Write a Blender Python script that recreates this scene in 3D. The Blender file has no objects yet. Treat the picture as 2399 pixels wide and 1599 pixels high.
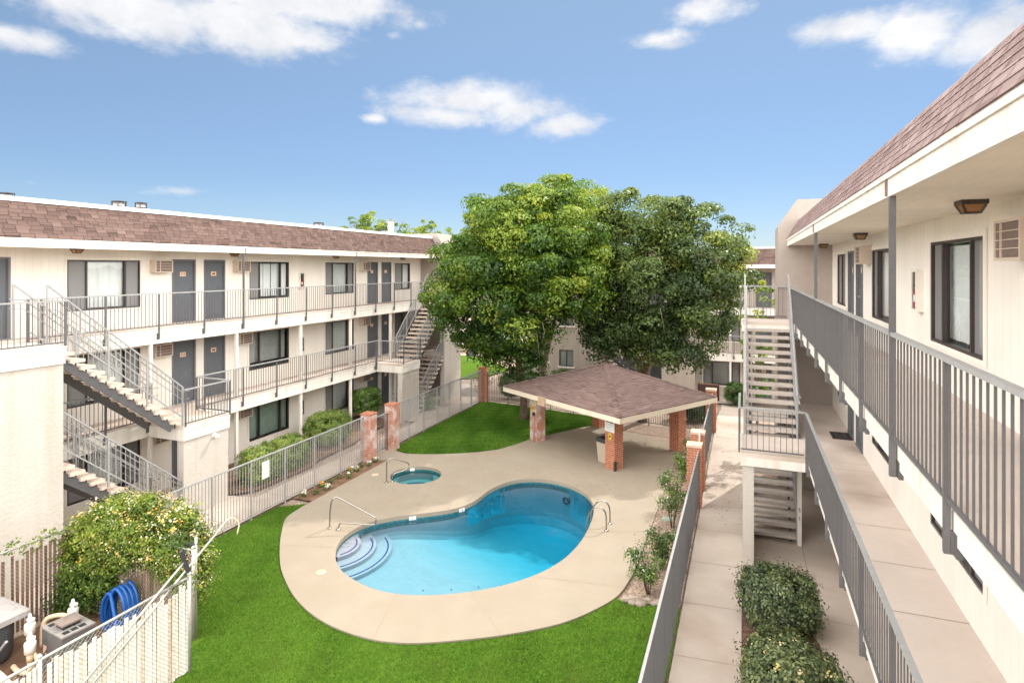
import bpy, math, random
import numpy as np
from mathutils import Vector
from mathutils.geometry import tessellate_polygon
R = random.Random(7)
RN = np.random.default_rng(11)
SC = bpy.context.scene
COL = SC.collection
ORG = {}          # world origin of every object built here

# ------------------------------------------------------------------ materials
def nodes(name):
    m = bpy.data.materials.new(name); m.use_nodes = True
    nt = m.node_tree
    return m, nt, nt.nodes, nt.links, nt.nodes['Principled BSDF']

def sock(links, a, b): links.new(a, b)

def pmat(name, c1, c2=None, scale=4.0, rough=0.7, bump=0.0, bscale=30.0, metal=0.0, spec=0.3, c3=None, s3=0.6, uv=False, detail=6.0, trans=0.0, streak=False):
    m, nt, N, L, bs = nodes(name)
    tc = N.new('ShaderNodeTexCoord')
    co = tc.outputs['UV'] if uv else tc.outputs['Object']
    bs.inputs['Roughness'].default_value = rough
    bs.inputs['Metallic'].default_value = metal
    bs.inputs['Specular IOR Level'].default_value = spec
    c2 = c2 or tuple(x*0.85 for x in c1)
    n = N.new('ShaderNodeTexNoise'); n.inputs['Scale'].default_value = scale; n.inputs['Detail'].default_value = detail
    n.inputs['Roughness'].default_value = 0.65
    L.new(co, n.inputs['Vector'])
    r = N.new('ShaderNodeValToRGB'); r.color_ramp.elements[0].position = 0.35; r.color_ramp.elements[1].position = 0.66
    r.color_ramp.elements[0].color = (*c1, 1); r.color_ramp.elements[1].color = (*c2, 1)
    L.new(n.outputs['Fac'], r.inputs['Fac'])
    out = r.outputs['Color']
    if c3:
        n3 = N.new('ShaderNodeTexNoise'); n3.inputs['Scale'].default_value = s3; n3.inputs['Detail'].default_value = 5
        if streak:
            mp = N.new('ShaderNodeMapping'); mp.inputs['Scale'].default_value = (3.5, 3.5, .22); L.new(co, mp.inputs[0]); L.new(mp.outputs[0], n3.inputs['Vector'])
        else: L.new(co, n3.inputs['Vector'])
        r3 = N.new('ShaderNodeValToRGB'); r3.color_ramp.elements[0].position = 0.48; r3.color_ramp.elements[1].position = 0.72
        L.new(n3.outputs['Fac'], r3.inputs['Fac'])
        mx = N.new('ShaderNodeMix'); mx.data_type = 'RGBA'
        L.new(r3.outputs['Color'], mx.inputs[0]); L.new(out, mx.inputs[6]); mx.inputs[7].default_value = (*c3, 1)
        out = mx.outputs[2]
    L.new(out, bs.inputs['Base Color'])
    if bump:
        nb = N.new('ShaderNodeTexNoise'); nb.inputs['Scale'].default_value = bscale; nb.inputs['Detail'].default_value = 4
        L.new(co, nb.inputs['Vector'])
        b = N.new('ShaderNodeBump'); b.inputs['Strength'].default_value = min(1, bump); b.inputs['Distance'].default_value = 0.02
        L.new(nb.outputs['Fac'], b.inputs['Height']); L.new(b.outputs['Normal'], bs.inputs['Normal'])
    return m

def siding_mat(name, col, pitch=0.203, horiz=False, gw=0.05):
    """painted plywood siding: narrow grooves every pitch metres along U (or V)"""
    m, nt, N, L, bs = nodes(name)
    tc = N.new('ShaderNodeTexCoord'); sp = N.new('ShaderNodeSeparateXYZ'); L.new(tc.outputs['UV'], sp.inputs[0])
    d = N.new('ShaderNodeMath'); d.operation = 'DIVIDE'; d.inputs[1].default_value = pitch
    L.new(sp.outputs['Y' if horiz else 'X'], d.inputs[0])
    fr = N.new('ShaderNodeMath'); fr.operation = 'FRACT'; L.new(d.outputs[0], fr.inputs[0])
    lt = N.new('ShaderNodeMath'); lt.operation = 'LESS_THAN'; lt.inputs[1].default_value = gw; L.new(fr.outputs[0], lt.inputs[0])
    n = N.new('ShaderNodeTexNoise'); n.inputs['Scale'].default_value = 1.3; n.inputs['Detail'].default_value = 7
    mp = N.new('ShaderNodeMapping'); mp.inputs['Scale'].default_value = (1.0, 0.35, 1.0); L.new(tc.outputs['UV'], mp.inputs[0]); L.new(mp.outputs[0], n.inputs['Vector'])
    r = N.new('ShaderNodeValToRGB'); r.color_ramp.elements[0].position = .35; r.color_ramp.elements[1].position = .7
    r.color_ramp.elements[0].color = (*col, 1); r.color_ramp.elements[1].color = (*[x*.9 for x in col], 1)
    L.new(n.outputs['Fac'], r.inputs['Fac'])
    mx = N.new('ShaderNodeMix'); mx.data_type = 'RGBA'; mx.inputs[7].default_value = (*[x*.84 for x in col], 1)
    L.new(lt.outputs[0], mx.inputs[0]); L.new(r.outputs['Color'], mx.inputs[6])
    L.new(mx.outputs[2], bs.inputs['Base Color'])
    iv = N.new('ShaderNodeMath'); iv.operation = 'SUBTRACT'; iv.inputs[0].default_value = 1; L.new(lt.outputs[0], iv.inputs[1])
    b = N.new('ShaderNodeBump'); b.inputs['Strength'].default_value = .5; b.inputs['Distance'].default_value = .01
    L.new(iv.outputs[0], b.inputs['Height']); L.new(b.outputs['Normal'], bs.inputs['Normal'])
    bs.inputs['Roughness'].default_value = .75; bs.inputs['Specular IOR Level'].default_value = .2
    return m

def brick_mat(name, c1, c2, mortar, off=0.0, stain=None):
    m, nt, N, L, bs = nodes(name)
    tc = N.new('ShaderNodeTexCoord')
    br = N.new('ShaderNodeTexBrick'); br.inputs['Scale'].default_value = 1
    br.inputs['Brick Width'].default_value = .2; br.inputs['Row Height'].default_value = .075
    br.inputs['Mortar Size'].default_value = .006; br.inputs['Mortar Smooth'].default_value = .2
    br.inputs['Color1'].default_value = (*c1, 1); br.inputs['Color2'].default_value = (*c2, 1); br.inputs['Mortar'].default_value = (*mortar, 1)
    L.new(tc.outputs['UV'], br.inputs['Vector'])
    n = N.new('ShaderNodeTexNoise'); n.inputs['Scale'].default_value = 9; n.inputs['Detail'].default_value = 6; L.new(tc.outputs['UV'], n.inputs['Vector'])
    mx = N.new('ShaderNodeMix'); mx.data_type = 'RGBA'; mx.blend_type = 'OVERLAY'; mx.inputs[0].default_value = .35
    L.new(br.outputs['Color'], mx.inputs[6]); L.new(n.outputs['Fac'], mx.inputs[7])
    out = mx.outputs[2]
    if stain:
        n2 = N.new('ShaderNodeTexNoise'); n2.inputs['Scale'].default_value = 2.2; n2.inputs['Detail'].default_value = 6; L.new(tc.outputs['UV'], n2.inputs['Vector'])
        r2 = N.new('ShaderNodeValToRGB'); r2.color_ramp.elements[0].position = .46; r2.color_ramp.elements[1].position = .62; L.new(n2.outputs['Fac'], r2.inputs['Fac'])
        m2 = N.new('ShaderNodeMix'); m2.data_type = 'RGBA'; m2.inputs[7].default_value = (*stain, 1)
        L.new(r2.outputs['Color'], m2.inputs[0]); L.new(out, m2.inputs[6]); out = m2.outputs[2]
    L.new(out, bs.inputs['Base Color'])
    b = N.new('ShaderNodeBump'); b.inputs['Strength'].default_value = .6; b.inputs['Distance'].default_value = .008; b.invert = True
    L.new(br.outputs['Fac'], b.inputs['Height']); L.new(b.outputs['Normal'], bs.inputs['Normal'])
    bs.inputs['Roughness'].default_value = .85; bs.inputs['Specular IOR Level'].default_value = .2
    return m

def tone_mat(name, ramp, rough=.8, trans=0.0, noise=0.0, nscale=40, spec=.25, bump=0):
    """colour from the per-face 'tone' attribute through a ramp"""
    m, nt, N, L, bs = nodes(name)
    at = N.new('ShaderNodeAttribute'); at.attribute_name = 'tone'
    r = N.new('ShaderNodeValToRGB')
    while len(r.color_ramp.elements) < len(ramp): r.color_ramp.elements.new(.5)
    for e, (p, c) in zip(r.color_ramp.elements, ramp): e.position = p; e.color = (*c, 1)
    fac = at.outputs['Fac']
    tc = N.new('ShaderNodeTexCoord')
    if noise:
        n = N.new('ShaderNodeTexNoise'); n.inputs['Scale'].default_value = nscale; n.inputs['Detail'].default_value = 5; L.new(tc.outputs['Object'], n.inputs['Vector'])
        a = N.new('ShaderNodeMath'); a.operation = 'MULTIPLY_ADD'; a.inputs[1].default_value = noise; L.new(n.outputs['Fac'], a.inputs[0])
        s = N.new('ShaderNodeMath'); s.operation = 'SUBTRACT'; s.inputs[1].default_value = noise*.5; L.new(fac, s.inputs[0]); L.new(s.outputs[0], a.inputs[2])
        fac = a.outputs[0]
    L.new(fac, r.inputs['Fac']); L.new(r.outputs['Color'], bs.inputs['Base Color'])
    bs.inputs['Roughness'].default_value = rough; bs.inputs['Specular IOR Level'].default_value = spec
    if bump:
        nb = N.new('ShaderNodeTexNoise'); nb.inputs['Scale'].default_value = 90; L.new(tc.outputs['Object'], nb.inputs['Vector'])
        b = N.new('ShaderNodeBump'); b.inputs['Strength'].default_value = bump; b.inputs['Distance'].default_value = .01
        L.new(nb.outputs['Fac'], b.inputs['Height']); L.new(b.outputs['Normal'], bs.inputs['Normal'])
    if trans:
        t = N.new('ShaderNodeBsdfTranslucent'); L.new(r.outputs['Color'], t.inputs['Color'])
        mx = N.new('ShaderNodeMixShader'); mx.inputs[0].default_value = trans
        L.new(bs.outputs[0], mx.inputs[1]); L.new(t.outputs[0], mx.inputs[2])
        L.new(mx.outputs[0], N['Material Output'].inputs['Surface'])
    return m

def glass_mat(name, tint=(.9, .95, .95), gloss=1.0, ior=1.5):
    m, nt, N, L, bs = nodes(name)
    t = N.new('ShaderNodeBsdfTransparent'); t.inputs[0].default_value = (*tint, 1)
    g = N.new('ShaderNodeBsdfGlossy'); g.inputs['Roughness'].default_value = .02; g.inputs[0].default_value = (gloss,)*3 + (1,)
    f = N.new('ShaderNodeFresnel'); f.inputs[0].default_value = ior
    n = N.new('ShaderNodeTexNoise'); n.inputs['Scale'].default_value = 1.2; tc = N.new('ShaderNodeTexCoord'); L.new(tc.outputs['Object'], n.inputs['Vector'])
    b = N.new('ShaderNodeBump'); b.inputs['Strength'].default_value = .05; b.inputs['Distance'].default_value = .05; L.new(n.outputs['Fac'], b.inputs['Height'])
    L.new(b.outputs['Normal'], g.inputs['Normal'])
    mx = N.new('ShaderNodeMixShader'); L.new(f.outputs[0], mx.inputs[0]); L.new(t.outputs[0], mx.inputs[1]); L.new(g.outputs[0], mx.inputs[2])
    L.new(mx.outputs[0], N['Material Output'].inputs['Surface'])
    return m

def water_mat(name, absorb, dens, ripple=.06):
    m, nt, N, L, bs = nodes(name)
    t = N.new('ShaderNodeBsdfTransparent'); t.inputs[0].default_value = (.98, .99, 1, 1)
    g = N.new('ShaderNodeBsdfGlossy'); g.inputs['Roughness'].default_value = .03
    f = N.new('ShaderNodeFresnel'); f.inputs[0].default_value = 1.33
    tc = N.new('ShaderNodeTexCoord')
    n = N.new('ShaderNodeTexNoise'); n.inputs['Scale'].default_value = 2.2; n.inputs['Detail'].default_value = 3; L.new(tc.outputs['Object'], n.inputs['Vector'])
    b = N.new('ShaderNodeBump'); b.inputs['Strength'].default_value = ripple; b.inputs['Distance'].default_value = .2; L.new(n.outputs['Fac'], b.inputs['Height'])
    L.new(b.outputs['Normal'], g.inputs['Normal']); L.new(b.outputs['Normal'], f.inputs['Normal'])
    mx = N.new('ShaderNodeMixShader'); L.new(f.outputs[0], mx.inputs[0]); L.new(t.outputs[0], mx.inputs[1]); L.new(g.outputs[0], mx.inputs[2])
    va = N.new('ShaderNodeVolumeAbsorption'); va.inputs['Color'].default_value = (*absorb, 1); va.inputs['Density'].default_value = dens
    L.new(mx.outputs[0], N['Material Output'].inputs['Surface']); L.new(va.outputs[0], N['Material Output'].inputs['Volume'])
    return m

def screen_mat(name, col, op=.7):
    m, nt, N, L, bs = nodes(name)
    bs.inputs['Base Color'].default_value = (*col, 1); bs.inputs['Roughness'].default_value = .6
    t = N.new('ShaderNodeBsdfTransparent'); mx = N.new('ShaderNodeMixShader'); mx.inputs[0].default_value = op
    L.new(t.outputs[0], mx.inputs[1]); L.new(bs.outputs[0], mx.inputs[2]); L.new(mx.outputs[0], N['Material Output'].inputs['Surface'])
    return m

# ------------------------------------------------------------------ mesh builder
class MB:
    def __init__(s, xf=None, flip=False):
        s.v = []; s.f = []; s.uv = []; s.t = []; s.m = []; s.xf = xf; s.flip = flip; s.sm = []
    def face(s, pts, tone=.5, m=0, uv=None):
        i = len(s.v); s.v.extend(pts); n = len(pts)
        s.f.append(tuple(range(i, i+n))); s.t.append(tone); s.m.append(m); s.sm.append(False)
        s.uv.append(uv or autouv(pts))
    def box(s, x0, x1, y0, y1, z0, z1, tone=.5, m=0):
        if x0 > x1: x0, x1 = x1, x0
        if y0 > y1: y0, y1 = y1, y0
        if z0 > z1: z0, z1 = z1, z0
        a = (x0, y0, z0); b = (x1, y0, z0); c = (x1, y1, z0); d = (x0, y1, z0)
        e = (x0, y0, z1); f = (x1, y0, z1); g = (x1, y1, z1); h = (x0, y1, z1)
        for q in ((d, c, b, a), (e, f, g, h), (a, b, f, e), (b, c, g, f), (c, d, h, g), (d, a, e, h)): s.face(q, tone, m)
        return s
    def hexa(s, a, b, c, d, e, f, g, h, tone=.5, m=0):
        for q in ((d, c, b, a), (e, f, g, h), (a, b, f, e), (b, c, g, f), (c, d, h, g), (d, a, e, h)): s.face(q, tone, m)
    def bar(s, p, q, w, h, up=(0, 0, 1), tone=.5, m=0):
        p = Vector(p); q = Vector(q); d = (q-p).normalized(); up = Vector(up)
        if abs(d.dot(up)) > .98: up = Vector((1, 0, 0))
        sd = d.cross(up).normalized(); u = sd.cross(d).normalized()
        sd *= w/2; u *= h/2
        P = lambda o, a, b: tuple(o + sd*a + u*b)
        s.hexa(P(p, -1, -1), P(p, 1, -1), P(q, 1, -1), P(q, -1, -1), P(p, -1, 1), P(p, 1, 1), P(q, 1, 1), P(q, -1, 1), tone, m)
        return s
    def tube(s, pts, r, n=8, tone=.5, m=0, closed=False, cap=True):
        pts = [Vector(p) for p in pts]; k = len(pts); base = len(s.v)
        rs = r if isinstance(r, (list, tuple)) else [r]*k
        ref = None
        for i, p in enumerate(pts):
            if closed: d = pts[(i+1) % k] - pts[i-1]
            else: d = pts[min(i+1, k-1)] - pts[max(i-1, 0)]
            d.normalize()
            if ref is None: ref = d.orthogonal().normalized()
            ref = (ref - d*ref.dot(d)).normalized(); b = d.cross(ref)
            for j in range(n):
                a = 2*math.pi*j/n
                s.v.append(tuple(p + (ref*math.cos(a) + b*math.sin(a))*rs[i]))
        for i in range(k if closed else k-1):
            i2 = (i+1) % k
            for j in range(n):
                j2 = (j+1) % n
                s.f.append((base+i*n+j, base+i*n+j2, base+i2*n+j2, base+i2*n+j)); s.t.append(tone); s.m.append(m); s.sm.append(True)
                s.uv.append([(j*.1, i*.1), (j*.1+.1, i*.1), (j*.1+.1, i*.1+.1), (j*.1, i*.1+.1)])
        if cap and not closed:
            for o, rev in ((base, True), (base+(k-1)*n, False)):
                idx = [o+j for j in range(n)]
                s.f.append(tuple(idx[::-1] if rev else idx)); s.t.append(tone); s.m.append(m); s.sm.append(False); s.uv.append([(0, 0)]*n)
        return s
    def lathe(s, c, prof, n=16, tone=.5, m=0):
        """prof: list of (r, z) from bottom to top about vertical axis at c"""
        base = len(s.v)
        for r, z in prof:
            for j in range(n):
                a = 2*math.pi*j/n; s.v.append((c[0]+r*math.cos(a), c[1]+r*math.sin(a), c[2]+z))
        for i in range(len(prof)-1):
            for j in range(n):
                j2 = (j+1) % n
                s.f.append((base+i*n+j, base+i*n+j2, base+(i+1)*n+j2, base+(i+1)*n+j)); s.t.append(tone); s.m.append(m); s.sm.append(True); s.uv.append([(0, 0)]*4)
        for o, rev in ((base, True), (base+(len(prof)-1)*n, False)):
            idx = [o+j for j in range(n)]
            s.f.append(tuple(idx[::-1] if rev else idx)); s.t.append(tone); s.m.append(m); s.sm.append(False); s.uv.append([(0, 0)]*n)
        return s
    def prism(s, poly, z0, z1, tone=.5, m=0):
        s.face([(x, y, z1) for x, y in poly], tone, m); s.face([(x, y, z0) for x, y in poly[::-1]], tone, m)
        k = len(poly)
        for i in range(k):
            (x, y), (x2, y2) = poly[i], poly[(i+1) % k]
            s.face([(x, y, z0), (x2, y2, z0), (x2, y2, z1), (x, y, z1)], tone, m)
        return s
    def build(s, name, mats, parent=None, label=None, smooth=None, org=None):
        v = s.v
        if s.xf: v = [s.xf(*p) for p in v]
        o = org if org is not None else (ORG[parent.name] if parent else (0, 0, 0))
        if o != (0, 0, 0): v = [(x-o[0], y-o[1], z-o[2]) for x, y, z in v]
        fs = [f[::-1] for f in s.f] if s.flip else s.f
        me = bpy.data.meshes.new(name); me.from_pydata(v, [], fs)
        ul = me.uv_layers.new(name='UVMap')
        fl = [c for u in s.uv for p in (u[::-1] if s.flip else u) for c in p]
        ul.data.foreach_set('uv', fl)
        at = me.attributes.new('tone', 'FLOAT', 'FACE'); at.data.foreach_set('value', s.t)
        for mt in (mats if isinstance(mats, (list, tuple)) else [mats]): me.materials.append(mt)
        me.polygons.foreach_set('material_index', s.m)
        me.polygons.foreach_set('use_smooth', s.sm if smooth is None else [smooth]*len(fs))
        me.update()
        ob = bpy.data.objects.new(name, me); COL.objects.link(ob)
        if parent: ob.parent = parent
        elif o != (0, 0, 0): ob.location = o
        ORG[ob.name] = o
        if label: ob['label'] = label
        return ob

def autouv(p):
    a = p[0]; b = p[1]; c = p[2]
    ux, uy, uz = b[0]-a[0], b[1]-a[1], b[2]-a[2]; vx, vy, vz = c[0]-a[0], c[1]-a[1], c[2]-a[2]
    nx, ny, nz = abs(uy*vz-uz*vy), abs(uz*vx-ux*vz), abs(ux*vy-uy*vx)
    if nz >= nx and nz >= ny: return [(q[0], q[1]) for q in p]
    if nx >= ny: return [(q[1], q[2]) for q in p]
    return [(q[0], q[2]) for q in p]

def tag(o, label, cat, group=None, kind=None):
    if kind: o['kind'] = kind
    if label: o['label'] = label
    if cat: o['category'] = cat
    if group: o['group'] = group
    return o

def thing(name, label, cat, loc=(0, 0, 0), group=None):
    o = bpy.data.objects.new(name, None); COL.objects.link(o); o.location = loc
    o.empty_display_size = .2
    ORG[o.name] = tuple(loc)
    return tag(o, label, cat, group)

def struct(o, label=None, cat=None, kind='structure'):
    o['kind'] = kind
    o['label'] = label or o.name.replace('_', ' ')
    o['category'] = cat or o.name.split('.')[0].replace('_', ' ')
    return o

def copy_tree(o, parent=None, loc=None, rotz=None, label=None, scale=None, kids=None):
    c = o.copy(); COL.objects.link(c)
    if parent: c.parent = parent
    if loc is not None: c.location = loc; ORG[c.name] = tuple(loc)
    else: ORG[c.name] = ORG.get(o.name, (0, 0, 0))
    if rotz is not None: c.rotation_euler = (0, 0, rotz)
    if scale is not None: c.scale = scale if isinstance(scale, tuple) else (scale,)*3
    if label: c['label'] = label
    for ch in list(o.children): copy_tree(ch, c)
    return c

def smooth_closed(pts, k=6):
    out = []; n = len(pts)
    for i in range(n):
        p0, p1, p2, p3 = pts[i-1], pts[i], pts[(i+1) % n], pts[(i+2) % n]
        for j in range(k):
            t = j/k; t2 = t*t; t3 = t2*t
            out.append(tuple(.5*((2*p1[c]) + (-p0[c]+p2[c])*t + (2*p0[c]-5*p1[c]+4*p2[c]-p3[c])*t2 + (-p0[c]+3*p1[c]-3*p2[c]+p3[c])*t3) for c in range(2)))
    return out

def smooth_open(pts, k=5):
    pts = [Vector(p) for p in pts]; P = [pts[0]*2-pts[1]] + pts + [pts[-1]*2-pts[-2]]; out = []
    for i in range(1, len(P)-2):
        p0, p1, p2, p3 = P[i-1], P[i], P[i+1], P[i+2]
        for j in range(k):
            t = j/k
            out.append(.5*((2*p1) + (p2-p0)*t + (2*p0-5*p1+4*p2-p3)*t*t + (3*p1-p0-3*p2+p3)*t**3))
    out.append(pts[-1]); return out

def inside(x, y, poly):
    """vectorised point in polygon"""
    x = np.asarray(x); y = np.asarray(y); c = np.zeros(x.shape, bool); n = len(poly)
    for i in range(n):
        x1, y1 = poly[i-1]; x2, y2 = poly[i]
        if y1 == y2: continue
        k = ((y1 > y) != (y2 > y)) & (x < (x2-x1)*(y-y1)/(y2-y1)+x1); c ^= k
    return c

def offset_poly(poly, d):
    """move a closed polygon along its outward normals by d"""
    n = len(poly); A = sum(poly[i-1][0]*poly[i][1]-poly[i][0]*poly[i-1][1] for i in range(n)); s = 1 if A > 0 else -1
    out = []
    for i in range(n):
        x0, y0 = poly[i-1]; x1, y1 = poly[(i+1) % n]; tx, ty = x1-x0, y1-y0; l = math.hypot(tx, ty) or 1
        out.append((poly[i][0]+s*ty/l*d, poly[i][1]-s*tx/l*d))
    return out

def sheet(mb, outer, holes=(), z=0.0, zf=None, tone=.5, m=0):
    rings = [outer]+list(holes)
    flat = [p for r in rings for p in r]
    for t in tessellate_polygon([[Vector((x, y, 0)) for x, y in r] for r in rings]):
        P = [flat[i] for i in t]
        (ax, ay), (bx, by), (cx_, cy_) = P
        if (bx-ax)*(cy_-ay)-(by-ay)*(cx_-ax) < 0: P = P[::-1]
        mb.face([(x, y, zf(x, y) if zf else z) for x, y in P], tone, m)

def letters(s, par, pos, size, rot, mat, name='lettering'):
    fc = bpy.data.curves.new(name, 'FONT'); fc.body = s; fc.size = size; fc.align_x = 'CENTER'; fc.align_y = 'CENTER'; fc.extrude = .001; fc.resolution_u = 3
    fo = bpy.data.objects.new(name, fc); COL.objects.link(fo); bpy.context.view_layer.update()
    me = bpy.data.meshes.new_from_object(fo.evaluated_get(bpy.context.evaluated_depsgraph_get())); bpy.data.objects.remove(fo); bpy.data.curves.remove(fc)
    me.name = name; me.materials.clear(); me.materials.append(mat); ob = bpy.data.objects.new(name, me); COL.objects.link(ob); ob.parent = par; o = ORG[par.name]
    ob.location = (pos[0]-o[0], pos[1]-o[1], pos[2]-o[2]); ob.rotation_euler = rot; return ob

# ------------------------------------------------------------------ foliage
def mesh_np(name, V, nv, tone, mat, parent=None, org=(0, 0, 0), smooth=False):
    """V: (n, nv, 3) separate polygons"""
    n = V.shape[0]; me = bpy.data.meshes.new(name)
    me.vertices.add(n*nv); me.vertices.foreach_set('co', (V.reshape(-1, 3)-np.array(org)).astype(np.float32).ravel())
    me.loops.add(n*nv); me.loops.foreach_set('vertex_index', np.arange(n*nv, dtype=np.int32))
    me.polygons.add(n); me.polygons.foreach_set('loop_start', np.arange(0, n*nv, nv, dtype=np.int32))
    at = me.attributes.new('tone', 'FLOAT', 'FACE'); at.data.foreach_set('value', np.asarray(tone, np.float32))
    me.materials.append(mat); me.update(); me.validate()
    ob = bpy.data.objects.new(name, me); COL.objects.link(ob)
    if parent: ob.parent = parent
    elif org != (0, 0, 0): ob.location = org
    ORG[ob.name] = tuple(org)
    return ob

def unit(a): return a/np.maximum(np.linalg.norm(a, axis=-1, keepdims=True), 1e-9)

def leaf_polys(P, Nn, size, aspect=.5, fold=.18):
    n = len(P); t = unit(np.cross(Nn, RN.normal(size=(n, 3)))); b = np.cross(Nn, t)
    s = np.asarray(size).reshape(-1, 1)*np.ones((n, 1)); w = s*aspect
    return np.stack([P-t*s*.5, P+b*w*.5+Nn*s*fold*.5-t*s*.05, P+t*s*.5-Nn*s*.1, P-b*w*.5+Nn*s*fold*.5-t*s*.05], 1)

def lobe_leaves(lobes, clumps, per, crad, size=None, tone_base=.45, tone_var=.2, up=.35, droop=0.0, fill=.12, zmin=None, dome=0.0, jit=.12, box=0):
    """lobes: (cx,cy,cz,rx,ry,rz[,tone]) -> boughs on each lobe's shell -> leaves on every bough; returns P, N, tone"""
    Ps = []; Ns = []; Ts = []
    for lb in lobes:
        c = np.array(lb[:3]); r = np.array(lb[3:6]); tb = lb[6] if len(lb) > 6 else tone_base
        k = max(3, int(clumps*(r[0]*r[1]*r[2])**(2/3)))
        d = unit(RN.normal(size=(k, 3)))
        if box: d = d/((np.abs(d)**box).sum(1, keepdims=True)**(1/box))
        rad = np.where(RN.random(k) < fill, RN.uniform(.3, .75, k), 1+RN.normal(-.03, jit, k))
        rad *= 1+.10*np.sin(d[:, 0]*5+c[0])*np.cos(d[:, 1]*6+c[1]*2+d[:, 2]*4)
        cc = c + d*r*rad[:, None]
        ct = tb + RN.normal(0, tone_var*.75, k)
        for i in range(k):
            m = int(per*RN.uniform(.5, 1.5)); br = crad*RN.uniform(.6, 1.4)
            g = RN.normal(size=(m, 3))
            if dome:
                h = unit(unit(g)+d[i]*dome+np.array([0, 0, dome*.7])); g = h*br*RN.uniform(.55, 1.08, (m, 1))*np.array([1, 1, .8])
                nn = unit(h+RN.normal(size=(m, 3))*.38+np.array([0, 0, up*.6]))
            else:
                g = g*br*np.array([1, 1, .75]); nn = unit(d[i]*.7+unit(g)*.5+RN.normal(size=(m, 3))*.45+np.array([0, 0, up]))
            g[:, 2] -= droop*np.abs(g[:, 2])
            Ps.append(cc[i]+g); Ns.append(nn); Ts.append(ct[i]+RN.normal(0, tone_var*.5, m))
    P = np.concatenate(Ps); Nn = np.concatenate(Ns); T = np.concatenate(Ts)
    if zmin is not None:
        k = P[:, 2] > zmin; P, Nn, T = P[k], Nn[k], T[k]
    return P, Nn, np.clip(T, 0, 1)

def foliage(name, mat, parent, size, aspect=.5, **kw):
    org = ORG[parent.name] if parent else kw.pop('org')
    P, Nn, T = lobe_leaves(**kw)
    return mesh_np(name, leaf_polys(P, Nn, size*RN.uniform(.7, 1.3, len(P)), aspect), 4, T, mat, parent, org)

def limb(mb, pts, r0, r1, n=8):
    pts = smooth_open(pts, 4); k = len(pts)
    pts = [p+Vector((R.uniform(-1, 1), R.uniform(-1, 1), 0))*r1*.3 for p in pts]
    mb.tube(pts, [r0+(r1-r0)*(i/(k-1))**.8 for i in range(k)], n)
# ------------------------------------------------------------------ camera, light, sky
PSI = math.atan2(545.5, 1400.)
cam = bpy.data.cameras.new('camera'); camo = bpy.data.objects.new('camera', cam); COL.objects.link(camo)
camo.location = (0, 0, 7.27); camo.rotation_euler = (math.pi/2, 0, PSI)
cam.sensor_width = 36; cam.lens = 36*1400/2399; cam.shift_y = -174.5/2399; cam.clip_start = .1; cam.clip_end = 2000
SC.camera = camo
SUN_AZ = math.radians(22.5); SUN_EL = math.radians(46.0)
sd = Vector((math.sin(SUN_AZ)*math.cos(SUN_EL), math.cos(SUN_AZ)*math.cos(SUN_EL), math.sin(SUN_EL)))
sl = bpy.data.lights.new('sun', 'SUN'); sl.energy = 2.3; sl.angle = math.radians(.6); sl.color = (1, .95, .87)
so = bpy.data.objects.new('sun', sl); COL.objects.link(so); so.location = (20, 40, 40)
so.rotation_euler = (-sd).to_track_quat('-Z', 'Y').to_euler()
SC.view_settings.view_transform = 'Standard'; SC.view_settings.look = 'None'; SC.view_settings.gamma = 1
SC.view_settings.use_curve_mapping = False; SC.view_settings.exposure = EXPO = .78

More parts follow.
